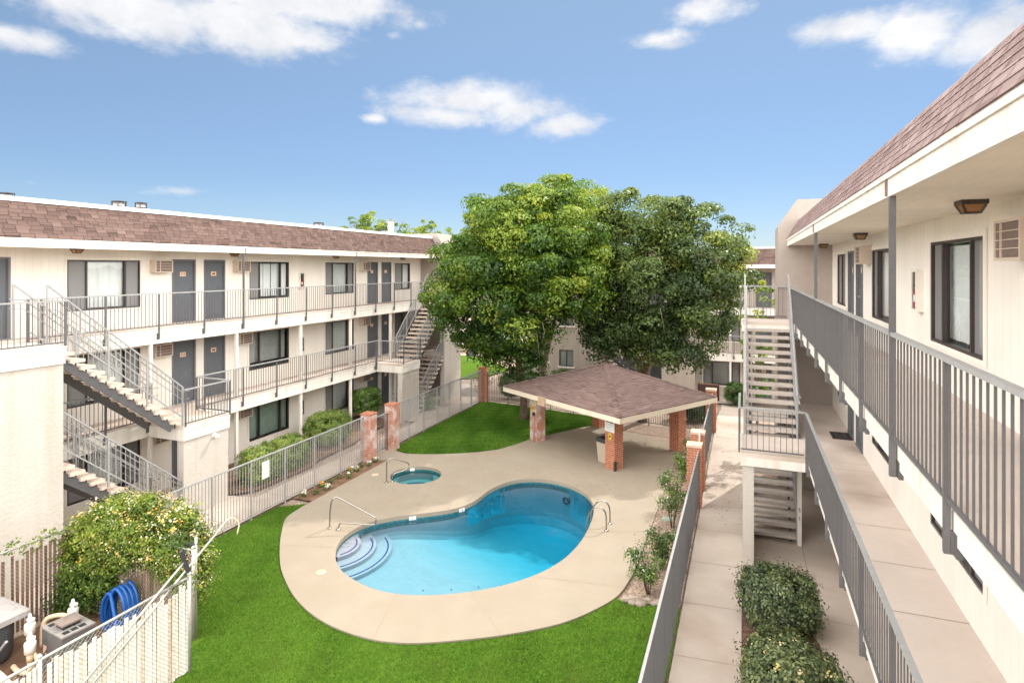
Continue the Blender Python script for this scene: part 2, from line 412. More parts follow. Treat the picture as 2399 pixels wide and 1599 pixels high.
def make_world():
    w = bpy.data.worlds.new('World'); SC.world = w; w.use_nodes = True
    nt = w.node_tree; N = nt.nodes; L = nt.links; N.clear()
    out = N.new('ShaderNodeOutputWorld'); bg = N.new('ShaderNodeBackground'); L.new(bg.outputs[0], out.inputs[0])
    bg.inputs['Strength'].default_value = .15
    sk = N.new('ShaderNodeTexSky'); sk.sky_type = 'NISHITA'; sk.sun_disc = False
    sk.sun_elevation = SUN_EL; sk.sun_rotation = SUN_AZ; sk.altitude = 700; sk.air_density = 1.0; sk.dust_density = .1; sk.ozone_density = 2.0
    tc = N.new('ShaderNodeTexCoord'); sp = N.new('ShaderNodeSeparateXYZ'); L.new(tc.outputs['Generated'], sp.inputs[0])
    def M(op, a, b=None, c=None):
        n = N.new('ShaderNodeMath'); n.operation = op
        for i, q in enumerate((a, b, c)):
            if q is None: continue
            if isinstance(q, (int, float)): n.inputs[i].default_value = q
            else: L.new(q, n.inputs[i])
        return n.outputs[0]
    az = M('ARCTAN2', sp.outputs['X'], sp.outputs['Y']); el = M('ARCSINE', sp.outputs['Z'])
    cv = N.new('ShaderNodeCombineXYZ'); L.new(az, cv.inputs[0]); L.new(M('MULTIPLY', el, 1.5), cv.inputs[1])
    def noise(sc, det, rough=.6):
        n = N.new('ShaderNodeTexNoise'); n.inputs['Scale'].default_value = sc; n.inputs['Detail'].default_value = det; n.inputs['Roughness'].default_value = rough
        L.new(cv.outputs[0], n.inputs['Vector']); return n.outputs['Fac']
    n1 = noise(11, 9, .58); n2 = noise(30, 6, .6)
    # cloud banks: azimuth, elevation, half widths (radians), weight
    field = None
    for a0, e0, ra, re, wgt in CLOUDS:
        q = M('SQRT', M('ADD', M('POWER', M('DIVIDE', M('SUBTRACT', az, a0), ra), 2), M('POWER', M('DIVIDE', M('SUBTRACT', el, e0), re), 2)))
        f = M('MULTIPLY', M('SUBTRACT', 1.0, q), wgt)
        field = f if field is None else M('MAXIMUM', field, f)
    dens = M('ADD', M('MULTIPLY', field, .95), M('MULTIPLY', M('SUBTRACT', n1, .5), 2.1))
    dens = M('ADD', dens, M('MULTIPLY', M('SUBTRACT', n2, .5), .9))
    dens = M('SUBTRACT', dens, M('MULTIPLY', M('LESS_THAN', field, -.6), 3.0))
    mr = N.new('ShaderNodeMapRange'); mr.interpolation_type = 'SMOOTHSTEP'; mr.inputs[1].default_value = -.16; mr.inputs[2].default_value = .95
    L.new(dens, mr.inputs[0])
    # soft modelling of the clouds: brighter crests, greyer bellies
    n3 = noise(7, 5); cr = N.new('ShaderNodeValToRGB'); cr.color_ramp.elements[0].position = .3; cr.color_ramp.elements[1].position = .62
    cr.color_ramp.elements[0].color = (2.95, 3.05, 3.3, 1); cr.color_ramp.elements[1].color = (4.15, 4.12, 4.1, 1); L.new(n3, cr.inputs['Fac'])
    mx = N.new('ShaderNodeMix'); mx.data_type = 'RGBA'
    hs = N.new('ShaderNodeMix'); hs.data_type = 'RGBA'; hs.blend_type = 'MULTIPLY'; hs.inputs[0].default_value = 1; 
    hz = N.new('ShaderNodeMapRange'); hz.inputs[1].default_value = .0; hz.inputs[2].default_value = .42; L.new(el, hz.inputs[0])
    rp = N.new('ShaderNodeValToRGB'); L.new(hz.outputs[0], rp.inputs['Fac'])
    rp.color_ramp.elements.new(.35)
    for k_, (p_, c_) in enumerate(SKY_TINT): rp.color_ramp.elements[k_].position = p_; rp.color_ramp.elements[k_].color = (*c_, 1)
    sdm = N.new('ShaderNodeMapRange'); sdm.interpolation_type = 'SMOOTHSTEP'; sdm.inputs[1].default_value = -1.1; sdm.inputs[2].default_value = .45; sdm.inputs[3].default_value = 1.0; sdm.inputs[4].default_value = .74; L.new(az, sdm.inputs[0])
    vs = N.new('ShaderNodeVectorMath'); vs.operation = 'SCALE'; L.new(rp.outputs['Color'], vs.inputs[0]); L.new(sdm.outputs[0], vs.inputs['Scale'])
    L.new(vs.outputs[0], hs.inputs[7])
    L.new(sk.outputs[0], hs.inputs[6])
    L.new(M('MULTIPLY', mr.outputs[0], .95), mx.inputs[0]); L.new(hs.outputs[2], mx.inputs[6]); L.new(cr.outputs[0], mx.inputs[7])
    # added fill light in the sky, out of view: overhead, behind, both sides
    hi = N.new('ShaderNodeMapRange'); hi.interpolation_type = 'SMOOTHSTEP'; hi.inputs[1].default_value = .50; hi.inputs[2].default_value = .80
    L.new(M('ADD', el, M('MULTIPLY', M('SUBTRACT', n1, .5), .5)), hi.inputs[0])
    bk = N.new('ShaderNodeMapRange'); bk.interpolation_type = 'SMOOTHSTEP'; bk.inputs[1].default_value = -.30; bk.inputs[2].default_value = .18
    L.new(M('SUBTRACT', M('MULTIPLY', M('SUBTRACT', n1, .5), .25), sp.outputs['Y']), bk.inputs[0])
    m2 = N.new('ShaderNodeMix'); m2.data_type = 'RGBA'; m2.inputs[7].default_value = FILL_TOP
    L.new(hi.outputs[0], m2.inputs[0]); L.new(mx.outputs[2], m2.inputs[6])
    m3 = N.new('ShaderNodeMix'); m3.data_type = 'RGBA'; m3.inputs[7].default_value = FILL
    rt = N.new('ShaderNodeMapRange'); rt.interpolation_type = 'SMOOTHSTEP'; rt.inputs[1].default_value = .55; rt.inputs[2].default_value = .85; L.new(sp.outputs['X'], rt.inputs[0])
    L.new(M('MULTIPLY', M('MAXIMUM', bk.outputs[0], rt.outputs[0]), M('GREATER_THAN', el, .0)), m3.inputs[0]); L.new(m2.outputs[2], m3.inputs[6])
    fv = N.new('ShaderNodeVectorMath'); fv.operation = 'SCALE'; fv.inputs[0].default_value = FILL[:3]
    L.new(M('ADD', .52, M('MULTIPLY', M('ABSOLUTE', sp.outputs['X']), .48)), fv.inputs['Scale']); L.new(fv.outputs[0], m3.inputs[7])
    L.new(m3.outputs[2], bg.inputs['Color'])
SKY_TINT = ((0, (.36, .40, .50)), (.35, (.455, .475, .52)), (1, (.76, .70, .61)))
FILL_TOP = (5.6, 5.45, 5.25, 1)
FILL = (25, 24.3, 23.3, 1)
CLOUDS = []
for px, py, rx, ry, wg in ((330, 30, 360, 80, 1.5), (560, 60, 330, 75, 1.5), (650, 88, 200, 48, 1.4), (70, 95, 130, 36, 1.1), (700, 5, 300, 60, 1.5), (900, 25, 60, 20, .6), (920, 85, 24, 12, .5), (985, 58, 16, 10, .4),
        (1100, 232, 200, 50, 1.25), (1050, 272, 170, 32, 1.1), (1320, 292, 105, 40, 1.25), (880, 278, 40, 14, .9), (1220, 258, 170, 45, 1.15),
        (1650, 25, 105, 36, 1.1), (1555, 90, 92, 24, 1.0), (1990, 62, 130, 44, 1.25), (2150, 70, 170, 70, 1.3), (2330, 70, 170, 90, 1.1), (430, 447, 66, 12, .55), (75, 428, 30, 8, .4)):
    dv = Vector(((px-1199.5)/1400, 1, (625-py)/1400)).normalized()
    c_, s_ = math.cos(PSI), math.sin(PSI)
    wx = dv.x*c_-dv.y*s_; wy = dv.x*s_+dv.y*c_
    r2 = math.hypot((px-1199.5)/1400, 1)
    CLOUDS.append((math.atan2(wx, wy), math.asin(dv.z), rx/1400/r2**2, ry/1400/r2*.95, wg))
make_world()

# ------------------------------------------------------------------ shared materials
M_ = {}
M_['stucco'] = pmat('stucco', (.545, .50, .45), (.515, .47, .42), 2.5, .9, .7, 16, spec=.1, c3=(.47, .42, .365), s3=.9, streak=True)
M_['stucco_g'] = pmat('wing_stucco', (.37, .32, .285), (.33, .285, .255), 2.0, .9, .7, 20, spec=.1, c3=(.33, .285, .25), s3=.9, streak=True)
M_['siding'] = siding_mat('siding', (.80, .745, .675))
M_['soffit'] = siding_mat('soffit', (.80, .72, .635), .15, True, .03)
M_['trim'] = pmat('trim_paint', (.75, .715, .66), (.70, .66, .605), 3, .55, .25, 50, c3=(.63, .57, .495), s3=1.6, streak=True)
M_['white'] = pmat('white_paint', (.82, .81, .78), (.76, .75, .72), 5, .5, .1)
M_['walk'] = pmat('walkway_coating', (.63, .54, .475), (.58, .495, .435), 1.6, .8, .2, 60, c3=(.42, .33, .27), s3=.5)
M_['gray'] = pmat('gray_metal', (.118, .114, .118), (.10, .098, .103), 12, .45, .06, 90, spec=.5)
M_['graylt'] = pmat('pale_gray_metal', (.34, .34, .335), (.29, .29, .29), 10, .45, .06, 90, spec=.5)
M_['rust'] = pmat('rusty_bracket', (.22, .13, .10), (.15, .12, .12), 25, .8, .3)
M_['door'] = pmat('door_paint', (.115, .125, .14), (.10, .11, .125), 2, .5, .05, spec=.4)
M_['doorfr'] = pmat('door_frame_paint', (.17, .165, .18), (.14, .14, .15), 3, .5)
M_['bronze'] = pmat('bronze_frame', (.055, .042, .04), (.04, .03, .03), 8, .4, spec=.5)
M_['glass'] = glass_mat('window_glass', (.97, .985, .98))
M_['screen'] = screen_mat('insect_screen', (.25, .245, .245), .78)
M_['curtain'] = pmat('curtain_cloth', (.90, .91, .89), (.82, .84, .83), 3, .9)
M_['curtain_d'] = pmat('dull_blind', (.36, .46, .38), (.28, .37, .31), 3, .8)
M_['room'] = pmat('dim_room', (.30, .29, .27), (.22, .21, .2), 1.2, .9)
M_['brass'] = pmat('door_knob', (.75, .73, .68), None, 9, .25, metal=1)
M_['plaque'] = pmat('number_plaque', (.72, .52, .38), (.62, .44, .32), 30, .6)
M_['ink'] = pmat('brown_ink', (.16, .07, .04), None, 10, .7)
M_['steel'] = pmat('stainless_steel', (.42, .39, .35), (.34, .31, .28), 9, .24, metal=1, spec=.5)
M_['brick'] = brick_mat('red_brick', (.35, .12, .065), (.44, .165, .09), (.56, .38, .28))
M_['brickp'] = brick_mat('lime_stained_brick', (.40, .16, .10), (.46, .2, .13), (.55, .42, .36), stain=(.60, .50, .47))
M_['shingle'] = tone_mat('shingle', [(0, (.04, .026, .024)), (.3, (.115, .076, .066)), (.7, (.168, .113, .098)), (1, (.21, .15, .132))], .92, noise=.35, nscale=60, spec=.12, bump=.3)
M_['shingle_r'] = tone_mat('pale_shingle', [(0, (.16, .115, .11)), (.35, (.25, .185, .175)), (.7, (.32, .245, .235)), (1, (.38, .31, .295))], .92, noise=.35, nscale=60, spec=.12, bump=.3)  # paler, pinker shingle tones, used on the right roof only
M_['shingle_g'] = tone_mat('pavilion_shingle', [(0, (.11, .075, .069)), (.4, (.175, .12, .108)), (.75, (.22, .155, .14)), (1, (.28, .205, .185))], .92, noise=.35, nscale=60, spec=.12, bump=.3)
M_['cream'] = pmat('cream_fascia', (.66, .58, .46), (.60, .52, .41), 3, .6, .2, 40)
M_['tread'] = pmat('step_concrete', (.66, .55, .46), (.56, .465, .385), 4, .9, .4, 60)
M_['concrete'] = pmat('pool_deck_concrete', (.325, .276, .215), (.297, .251, .196), 1.1, .85, .35, 120, spec=.2, c3=(.30, .248, .188), s3=.6)
M_['joint'] = pmat('joint_concrete', (.33, .25, .19), (.27, .2, .15), 8, .95)  # darker concrete of the joint strips and column bases
M_['path'] = pmat('path_concrete', (.51, .435, .375), (.46, .39, .335), 1.2, .88, .35, 110, spec=.15, c3=(.40, .315, .255), s3=.55)
M_['soil'] = pmat('soil', (.20, .115, .07), (.13, .075, .048), 7, .95, .9, 40, c3=(.26, .16, .10), s3=2)
M_['gravel'] = pmat('gravel_bed', (.42, .32, .25), (.22, .15, .115), 26, .95, 1.0, 55, c3=(.52, .42, .34), s3=14)
M_['bark'] = pmat('bark_mulch', (.16, .085, .06), (.085, .05, .038), 30, .95, 1.0, 50, c3=(.22, .13, .1), s3=11)
M_['wood'] = tone_mat('weathered_slat', [(0, (.13, .08, .055)), (.5, (.21, .135, .095)), (1, (.3, .2, .145))], .9, noise=.5, nscale=16)
M_['slatw'] = tone_mat('whitewashed_slat', [(0, (.6, .46, .35)), (.25, (.8, .74, .66)), (1, (.88, .86, .82))], .85, noise=.55, nscale=9)
M_['galv'] = pmat('galvanised_pipe', (.58, .57, .54), (.45, .43, .40), 14, .45, .1, metal=.4, spec=.5)
M_['pvc'] = pmat('white_pvc', (.86, .84, .80), (.78, .72, .62), 6, .4, spec=.5)
M_['pvcy'] = pmat('yellowed_pvc', (.78, .62, .42), (.70, .52, .34), 6, .5, spec=.4)
M_['heater'] = pmat('heater_gray', (.12, .115, .115), (.095, .09, .09), 5, .5, spec=.4)
M_['black'] = pmat('black_plastic', (.025, .025, .028), (.02, .02, .02), 8, .45, spec=.5)
M_['dark'] = pmat('dark_steel', (.05, .05, .06), (.04, .04, .045), 8, .5, spec=.4)
M_['hose'] = pmat('blue_hose', (.015, .12, .42), (.01, .085, .33), 10, .35, spec=.5)
M_['barktree'] = pmat('tree_bark', (.17, .12, .085), (.09, .062, .045), 9, .95, 1, 22)
M_['twig'] = pmat('dry_twig', (.36, .28, .2), (.26, .19, .13), 9, .95)
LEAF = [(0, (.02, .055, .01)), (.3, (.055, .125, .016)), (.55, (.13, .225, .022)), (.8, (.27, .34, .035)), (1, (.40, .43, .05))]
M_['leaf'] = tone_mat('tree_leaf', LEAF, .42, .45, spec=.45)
M_['leafo'] = tone_mat('olive_leaf', [(0, (.035, .065, .02)), (.35, (.095, .15, .038)), (.6, (.17, .235, .055)), (.82, (.29, .345, .065)), (1, (.42, .45, .08))], .42, .4, spec=.45)
M_['leafb'] = tone_mat('shrub_leaf', [(0, (.025, .055, .014)), (.4, (.075, .145, .025)), (.75, (.18, .27, .045)), (1, (.32, .38, .08))], .42, .25, spec=.45)
M_['leafh'] = tone_mat('vine_leaf', [(0, (.035, .07, .012)), (.35, (.085, .155, .02)), (.7, (.22, .29, .035)), (1, (.42, .45, .07))], .5, .3, spec=.35)
M_['leafd'] = tone_mat('waxy_leaf', [(0, (.035, .05, .026)), (.4, (.085, .125, .05)), (.75, (.17, .21, .075)), (1, (.28, .29, .12))], .4, .2, spec=.5)
M_['petal'] = tone_mat('petal', [(0, (.75, .36, .03)), (.45, (.8, .6, .2)), (.7, (.85, .78, .55)), (1, (.88, .86, .8))], .7, .3)
M_['grass'] = tone_mat('grass_blade', [(0, (.042, .12, .009)), (.5, (.098, .215, .02)), (1, (.185, .32, .042))], .7, .3, spec=.2)
M_['turf'] = pmat('turf', (.06, .125, .011), (.095, .175, .017), 6, .95, .8, 90, spec=.05, c3=(.075, .11, .014), s3=1.3)
M_['plaster'] = pmat('pool_plaster', (.46, .395, .435), (.43, .375, .415), 1.5, .8, spec=.1)
M_['tile'] = pmat('waterline_tile', (.05, .20, .21), (.02, .09, .13), 22, .25, spec=.5, detail=1)
M_['bluetile'] = pmat('blue_step_tile', (.02, .06, .28), (.015, .04, .2), 20, .3, spec=.5)
M_['pool_water'] = water_mat('pool_water', (.0, .90, 1.0), .72, .16)
M_['spa_water'] = water_mat('spa_water', (.0, .93, .90), 1.3, .1)
M_['amber'] = pmat('amber_lens', (.36, .19, .08), (.30, .15, .06), 20, .3, spec=.5)
M_['yellow'] = pmat('yellow_sign', (.78, .55, .04), None, 5, .5)
M_['red'] = pmat('red_enamel', (.42, .02, .02), None, 5, .4, spec=.5)
M_['bin'] = pmat('beige_bin', (.50, .42, .32), (.44, .37, .28), 40, .8, .4, 80)
M_['mat'] = pmat('door_mat', (.035, .025, .025), (.055, .04, .04), 60, .95, .6, 200)
M_['roofgrey'] = pmat('flat_roof', (.55, .55, .54), (.48, .48, .47), 2, .9)
M_['stone'] = pmat('edging_stone', (.36, .30, .245), (.24, .19, .15), 7, .9, .6, 20)

M_['acbeige'] = pmat('ac_casing', (.60, .50, .41), (.54, .45, .37), 5, .6)
M_['window_backing'] = pmat('gray_backing', (.46, .47, .45), (.36, .37, .35), 2, .8)  # tone of the added backing behind bare panes
M_['siding_b'] = siding_mat('shaded_siding', (.47, .415, .355))  # darker siding copy for the back building, shade put into the colour
M_['stucco_b'] = pmat('shaded_stucco', (.42, .365, .31), (.385, .335, .285), 2.5, .9, .6, 16, spec=.1, c3=(.36, .31, .26), s3=.9, streak=True)  # back building stucco with the trees' shade mixed into its colour
M_['mulch'] = pmat('mixed_mulch', (.34, .25, .19), (.15, .095, .07), 24, .95, 1.0, 55, c3=(.46, .37, .29), s3=16)
M_['tread_shaded'] = pmat('shaded_step_concrete', (.50, .44, .39), (.42, .37, .33), 4, .9, .4, 60)  # darker tread copy for the right stairs, their shade is in the colour
# ------------------------------------------------------------------ ground
ZR = .16                                              # right-hand path level
def ss(a, b, x):
    t = min(1, max(0, (x-a)/(b-a))); return t*t*(3-2*t)
def zg(x, y):
    z = 0 if x < -2.45 else ZR*min(1, (x+2.45)/1.2)
    k = ss(29.5, 36, y)
    return z*(1-k) - .56*k
DECK_A = [(-12.47, 19.27), (-12.47, 16.0), (-12.46, 14.5), (-12.34, 13.72), (-11.84, 12.99), (-11.27, 12.29), (-10.48, 11.45), (-9.77, 10.87), (-9.16, 10.46), (-8.49, 10.13),
        (-7.85, 9.93), (-7.18, 9.84), (-6.52, 9.87), (-5.88, 10.06), (-5.21, 10.41), (-4.6, 10.78), (-3.92, 11.28), (-3.39, 11.78), (-2.94, 12.43), (-2.6, 13.15), (-2.44, 14.25)]
DECK_B = [
        (-2.43, 17), (-2.43, 19.3), (-2.41, 21.5), (-2.44, 23.9), (-2.3, 24.75), (-4.2, 26.0), (-6.25, 27.0), (-6.9, 26.2), (-8.44, 23.66), (-8.75, 22.7), (-9.12, 21.88), (-9.7, 21.3), (-10.36, 20.85),
        (-11.0, 20.52), (-11.6, 20.28), (-12.2, 20.1), (-12.75, 20.25), (-12.98, 20.45), (-13.3, 20.4), (-13.3, 18.95), (-12.93, 19.05)]
DECK_A = [DECK_A[0], DECK_A[1]]+[(p.x, p.y) for p in smooth_open([(x, y, 0) for x, y in DECK_A[2:]], 4)]
NA = len(DECK_A)
DECK = DECK_A+DECK_B
POOL = smooth_closed([(-9.66, 12.49), (-9.81, 12.72), (-9.99, 13.15), (-10.05, 13.62), (-9.99, 14.08), (-9.80, 14.48), (-9.39, 14.95), (-8.86, 15.36), (-8.22, 15.90), (-7.88, 16.45), (-7.76, 17.02), (-7.74, 17.65),
        (-7.58, 18.36), (-7.27, 18.92), (-6.84, 19.24), (-6.35, 19.36), (-5.82, 19.31), (-5.24, 19.05), (-4.68, 18.56), (-4.32, 17.9), (-4.13, 17.15), (-4.04, 16.25), (-4.03, 15.37), (-4.13, 14.5), (-4.35, 13.77),
        (-4.69, 13.13), (-5.16, 12.55), (-5.70, 12.08), (-6.35, 11.68), (-6.96, 11.45), (-7.47, 11.38), (-7.93, 11.42), (-8.43, 11.56), (-8.94, 11.79), (-9.36, 12.12)], 3)
SPA_C = (-10.66, 18.15); SPA_R = .88
SPA = [(SPA_C[0]+SPA_R*math.cos(2*math.pi*i/48), SPA_C[1]+SPA_R*math.sin(2*math.pi*i/48)) for i in range(48)]
DZ = .04
# base ground: a cell grid, open where the pool deck covers it
mb = MB()
xs = [-400, -120, -60, -34]+[-30+.5*i for i in range(81)]+[14, 30, 60, 120, 400]
ys = [-200, -60, -20, -8]+[-4+.5*i for i in range(105)]+[52, 60, 80, 120, 400]
deck_in = offset_poly(DECK, -.15)
gx, gy = np.meshgrid(np.array(xs), np.array(ys), indexing='ij')
ins = inside(gx, gy, deck_in)
bigp = inside(gx, gy, offset_poly(POOL, .25)) | inside(gx, gy, offset_poly(SPA, .25))
for i in range(len(xs)-1):
    for j in range(len(ys)-1):
        c4 = [(i, j), (i+1, j), (i+1, j+1), (i, j+1)]
        if all(ins[p] for p in c4) or any(bigp[p] for p in c4): continue
        mb.face([(xs[a], ys[b], zg(xs[a], ys[b])-.05) for a, b in c4])
struct(mb.build('ground', M_['gravel']), 'brown gravel ground around the buildings')

mb = MB(); sheet(mb, DECK, (POOL, SPA), DZ)
for r in (DECK,):
    for k in range(len(r)):
        (x, y), (x2, y2) = r[k-1], r[k]; mb.face([(x, y, -.1), (x2, y2, -.1), (x2, y2, DZ), (x, y, DZ)])
deck = struct(mb.build('pool_deck', M_['concrete']), 'tan concrete deck curving round the pool and hot tub', 'deck')
mb = MB()
def jline(p, q, z=DZ, w=.016):
    n = 24; d = Vector((q[0]-p[0], q[1]-p[1])); l = d.length; d /= l; s = Vector((-d.y, d.x))*w/2
    run = []
    for k in range(n):
        a = Vector(p)+d*l*k/n; b = Vector(p)+d*l*(k+1)/n; mid = (a+b)/2
        if bool(inside(mid.x, mid.y, POOL)) or bool(inside(mid.x, mid.y, SPA)) or not bool(inside(mid.x, mid.y, DECK)): continue
        mb.face([(a.x-s.x, a.y-s.y, z+.003), (b.x-s.x, b.y-s.y, z+.003), (b.x+s.x, b.y+s.y, z+.003), (a.x+s.x, a.y+s.y, z+.003)])
for p, q in (((-7.2, 11.4), (-6.75, 9.86)), ((-5.7, 12.1), (-4.45, 10.85)), ((-4.6, 13.2), (-2.55, 13.5)), ((-9.4, 14.96), (-12.4, 15.0)), ((-9.9, 12.7), (-11.3, 12.3)),
             ((-4.05, 15.9), (-2.43, 16.6)), ((-6.9, 19.25), (-6.5, 22.5)), ((-9.8, 17.9), (-9.0, 15.3)), ((-8.3, 18.9), (-10.0, 21.1)), ((-4.7, 18.6), (-4.1, 21.2)), ((-8.42, 23.6), (-4.26, 21.28)), ((-4.26, 21.28), (-2.5, 24.0))): jline(p, q)
struct(mb.build('deck_joints', M_['joint']), 'thin control joints cut across the pool deck', 'deck joints')

# lawns
BEDY = 12.95
def lawn_near_flat(): return [(-13.2, 2.0), (-2.45, 2.0), (-2.45, BEDY), (-2.62, 13.05)] + offset_poly(DECK, -.1)[NA-5:4:-1] + [(-12.4, 14.2), (-12.4, 14.9), (-13.2, 14.3)]
LAWN1 = lawn_near_flat()
mb = MB(); sheet(mb, LAWN1, (), .0)
for k in range(8):
    for a in range(22):
        x0 = -2.45+1.2*k/8; x1 = -2.45+1.2*(k+1)/8; y0 = 2+(BEDY-.05-2)*a/22; y1 = 2+(BEDY-.05-2)*(a+1)/22
        mb.face([(x0, y0, zg(x0, 5)), (x1, y0, zg(x1, 5)), (x1, y1, zg(x1, 5)), (x0, y1, zg(x0, 5))])
struct(mb.build('near_lawn', M_['turf']), 'bright green lawn wrapping the near side of the pool deck', 'lawn')
LAWN2 = [(-13.1, 20.5), (-12.2, 20.2), (-11.0, 20.6), (-10.36, 20.95), (-9.6, 21.45), (-9.05, 21.95), (-8.65, 22.75), (-8.36, 23.7), (-7.9, 24.4), (-6.8, 26.3), (-6.2, 26.95), (-6.1, 28.2), (-7.0, 28.45), (-9.6, 29.05), (-11.2, 29.3), (-12.9, 29.45), (-13.15, 29.3), (-13.2, 25)]
mb = MB(); sheet(mb, LAWN2, (), .01)
struct(mb.build('middle_lawn', M_['turf']), 'curved green lawn between the hot tub and the pavilion', 'lawn')
LAWN3 = [(-19.0, 37.4), (-17.4, 38.4), (-17.0, 40), (-16.6, 42.4), (-19.0, 45.0), (-21.5, 47.6), (-28, 47.6), (-28, 38)]
mb = MB(); sheet(mb, LAWN3, (), -.53)
struct(mb.build('far_lawn', M_['turf']), 'sunlit lawn seen beyond the left building', 'lawn')
def blades(name, n, test, bbox, zf, h, label, w=.006):
    x = RN.uniform(bbox[0], bbox[1], n); y = RN.uniform(bbox[2], bbox[3], n); k = test(x, y); x, y = x[k], y[k]; m = len(x)
    z = zf(x, y); a = RN.uniform(0, 6.283, m); ln = RN.uniform(.2, .9, m)*h; hh = h*RN.uniform(.6, 1.25, m); w = w*RN.uniform(.7, 1.4, m)
    b = np.stack([x, y, z], 1); s = np.stack([-np.sin(a)*w, np.cos(a)*w, 0*a], 1); t = b+np.stack([np.cos(a)*ln, np.sin(a)*ln, hh], 1)
    patch = .5+.22*np.sin(x*.9+np.sin(y*.7)*2)*np.cos(y*.8+x*.4)+.12*np.sin(x*2.9+y*2.1+np.sin(x*1.7))+.1*np.sin(x*6.1-y*4.3)*np.sin(y*5.2+x)
    tone = np.clip(patch+RN.normal(0, .2, m), 0, 1)
    ob = mesh_np(name, np.stack([b-s, b+s, t], 1), 3, tone, M_['grass'])
    struct(ob, label, 'grass', 'stuff'); return ob
zv = np.vectorize(zg)
lp1 = offset_poly(LAWN1, .03)
blades('lawn_grass', 460000, lambda x, y: (inside(x, y, lp1) | ((x >= -2.46) & (x < -1.27) & (y < BEDY-.04))) & (y < 26) & ((x > -9.3) | (y > 8.7) | ((x > -9.85) & (y > 8.0))) & (y > 3.5), (-13.2, -1.25, 3.5, 15), lambda x, y: zv(x, y)-.004, .035, 'mown grass blades of the lawn in front of the pool deck', .0068)
blades('lawn_grass', 120000, lambda x, y: inside(x, y, LAWN2), (-13.2, -6, 20.1, 29.5), lambda x, y: 0*x+.006, .05, 'mown grass blades of the lawn beside the pavilion', .016)

# right bed, left flower bed, paths
def strip(name, label, x0, x1, y0, y1, mat, dz, nx=6, ny=12, wob=0):
    mb = MB(); P = {}
    for i in range(nx+1):
        for j in range(ny+1):
            x = x0+(x1-x0)*i/nx; y = y0+(y1-y0)*j/ny; P[i, j] = (x, y, zg(x, y)+dz+(R.uniform(0, wob) if 0 < i < nx else 0))
    for i in range(nx):
        for j in range(ny): mb.face([P[i, j], P[i+1, j], P[i+1, j+1], P[i, j+1]])
    return struct(mb.build(name, mat, smooth=True), label)
strip('gravel_bed', 'strip of pale gravel between the pool deck and the right fence', -2.425, -1.25, BEDY, 24.5, M_['mulch'], .012, 8, 60, .02)
strip('gravel_bed', 'gravel bed behind the pavilion by the back fence', -5.95, -1.25, 24.2, 30, M_['gravel'], -.01, 10, 20, .03)
mb = MB(); sheet(mb, [(-13.25, 15.0), (-12.5, 15.0), (-12.5, 19.2), (-12.95, 19.02), (-13.25, 18.8)], (), .014); struct(mb.build('flower_bed', M_['soil']), 'narrow soil bed planted with small flowers by the left fence', 'flower bed')
mb = MB()
sheet(mb, [(-14.35, 8), (-13.28, 8), (-13.28, 29.3), (-14.35, 29.3)], (), .03); sheet(mb, [(-17.6, 8), (-14.354, 8), (-14.354, 14.6), (-15.2, 14.4), (-17.6, 14.4)], (), .03)
sheet(mb, [(-17.6, 24.4), (-14.354, 24.4), (-14.354, 27.6), (-17.6, 27.6)], (), .03); sheet(mb, [(-14.35, 29.3), (-13.6, 29.3), (-14.2, 31.2), (-17.2, 36.2), (-18.2, 36.0)], (), -.02, zf=lambda x, y: zg(x, y)+.02)
struct(mb.build('left_path', M_['path']), 'concrete path along the left building behind the fence', 'path')
mb = MB(); sheet(mb, [(-17.6, 14.45), (-15.25, 14.45), (-14.75, 15.0), (-14.65, 17.6), (-14.9, 18.3), (-14.95, 20.6), (-15.3, 22.0), (-15.4, 24.35), (-17.6, 24.35)], (), .045); struct(mb.build('shrub_bed', M_['soil']), 'brown soil bed holding clipped shrubs along the left building', 'planting bed')
BUSHBED = [(-.06, 2), (1.33, 2), (1.34, 11.6), (1.32, 12.6), (1.2, 12.95), (1.0, 13.25), (.6, 13.5), (-.06, 13.6)]
mb = MB(); sheet(mb, [(-1.22, 1.0), (2.59, 1.0), (2.59, 21.2), (1.05, 21.2), (1.05, 22.0), (-1.22, 22.0)], (BUSHBED,), ZR)
sheet(mb, [(-1.22, 22.0), (.3, 22.0), (.3, 29.5), (-1.22, 29.5)], (), ZR)
for k in range(13): sheet(mb, [(-1.22, 29.5+k*.5), (.3, 29.5+k*.5), (.3, 30+k*.5), (-1.22, 30+k*.5)], (), 0, zf=lambda x, y: zg(-1, y)+.0)
sheet(mb, [(-9, 36.2), (9, 36.2), (9, 38.7), (-9, 38.7)], (), -.54)
struct(mb.build('right_path', M_['path']), 'tan concrete walk between the right fence and the right building', 'path')
mb = MB()
def jl(p, q, z, w=.014):
    d = Vector((q[0]-p[0], q[1]-p[1])).normalized(); s = (-d.y*w/2, d.x*w/2)
    mb.face([(p[0]-s[0], p[1]-s[1], z), (q[0]-s[0], q[1]-s[1], z), (q[0]+s[0], q[1]+s[1], z), (p[0]+s[0], p[1]+s[1], z)])
for y in (7.5, 9.4, 11.3, 13.15, 15.05, 16.95, 18.8, 20.7, 22.6, 24.5, 26.4): jl((-1.22, y), (-.06 if y < 14 else .1, y+.1), ZR+.004)
for y in (6, 8.2, 10.4, 13.5): jl((1.36, y), (2.59, y), ZR+.004)
jl((1.36, 13.3), (1.36, 21), ZR+.004)
for y in (10.5, 12.8, 15, 17.2, 19.5, 22, 24.5, 27): jl((-14.35, y), (-13.28, y), .034)
struct(mb.build('path_joints', M_['joint']), 'dark joints scored across the concrete paths', 'path joints')
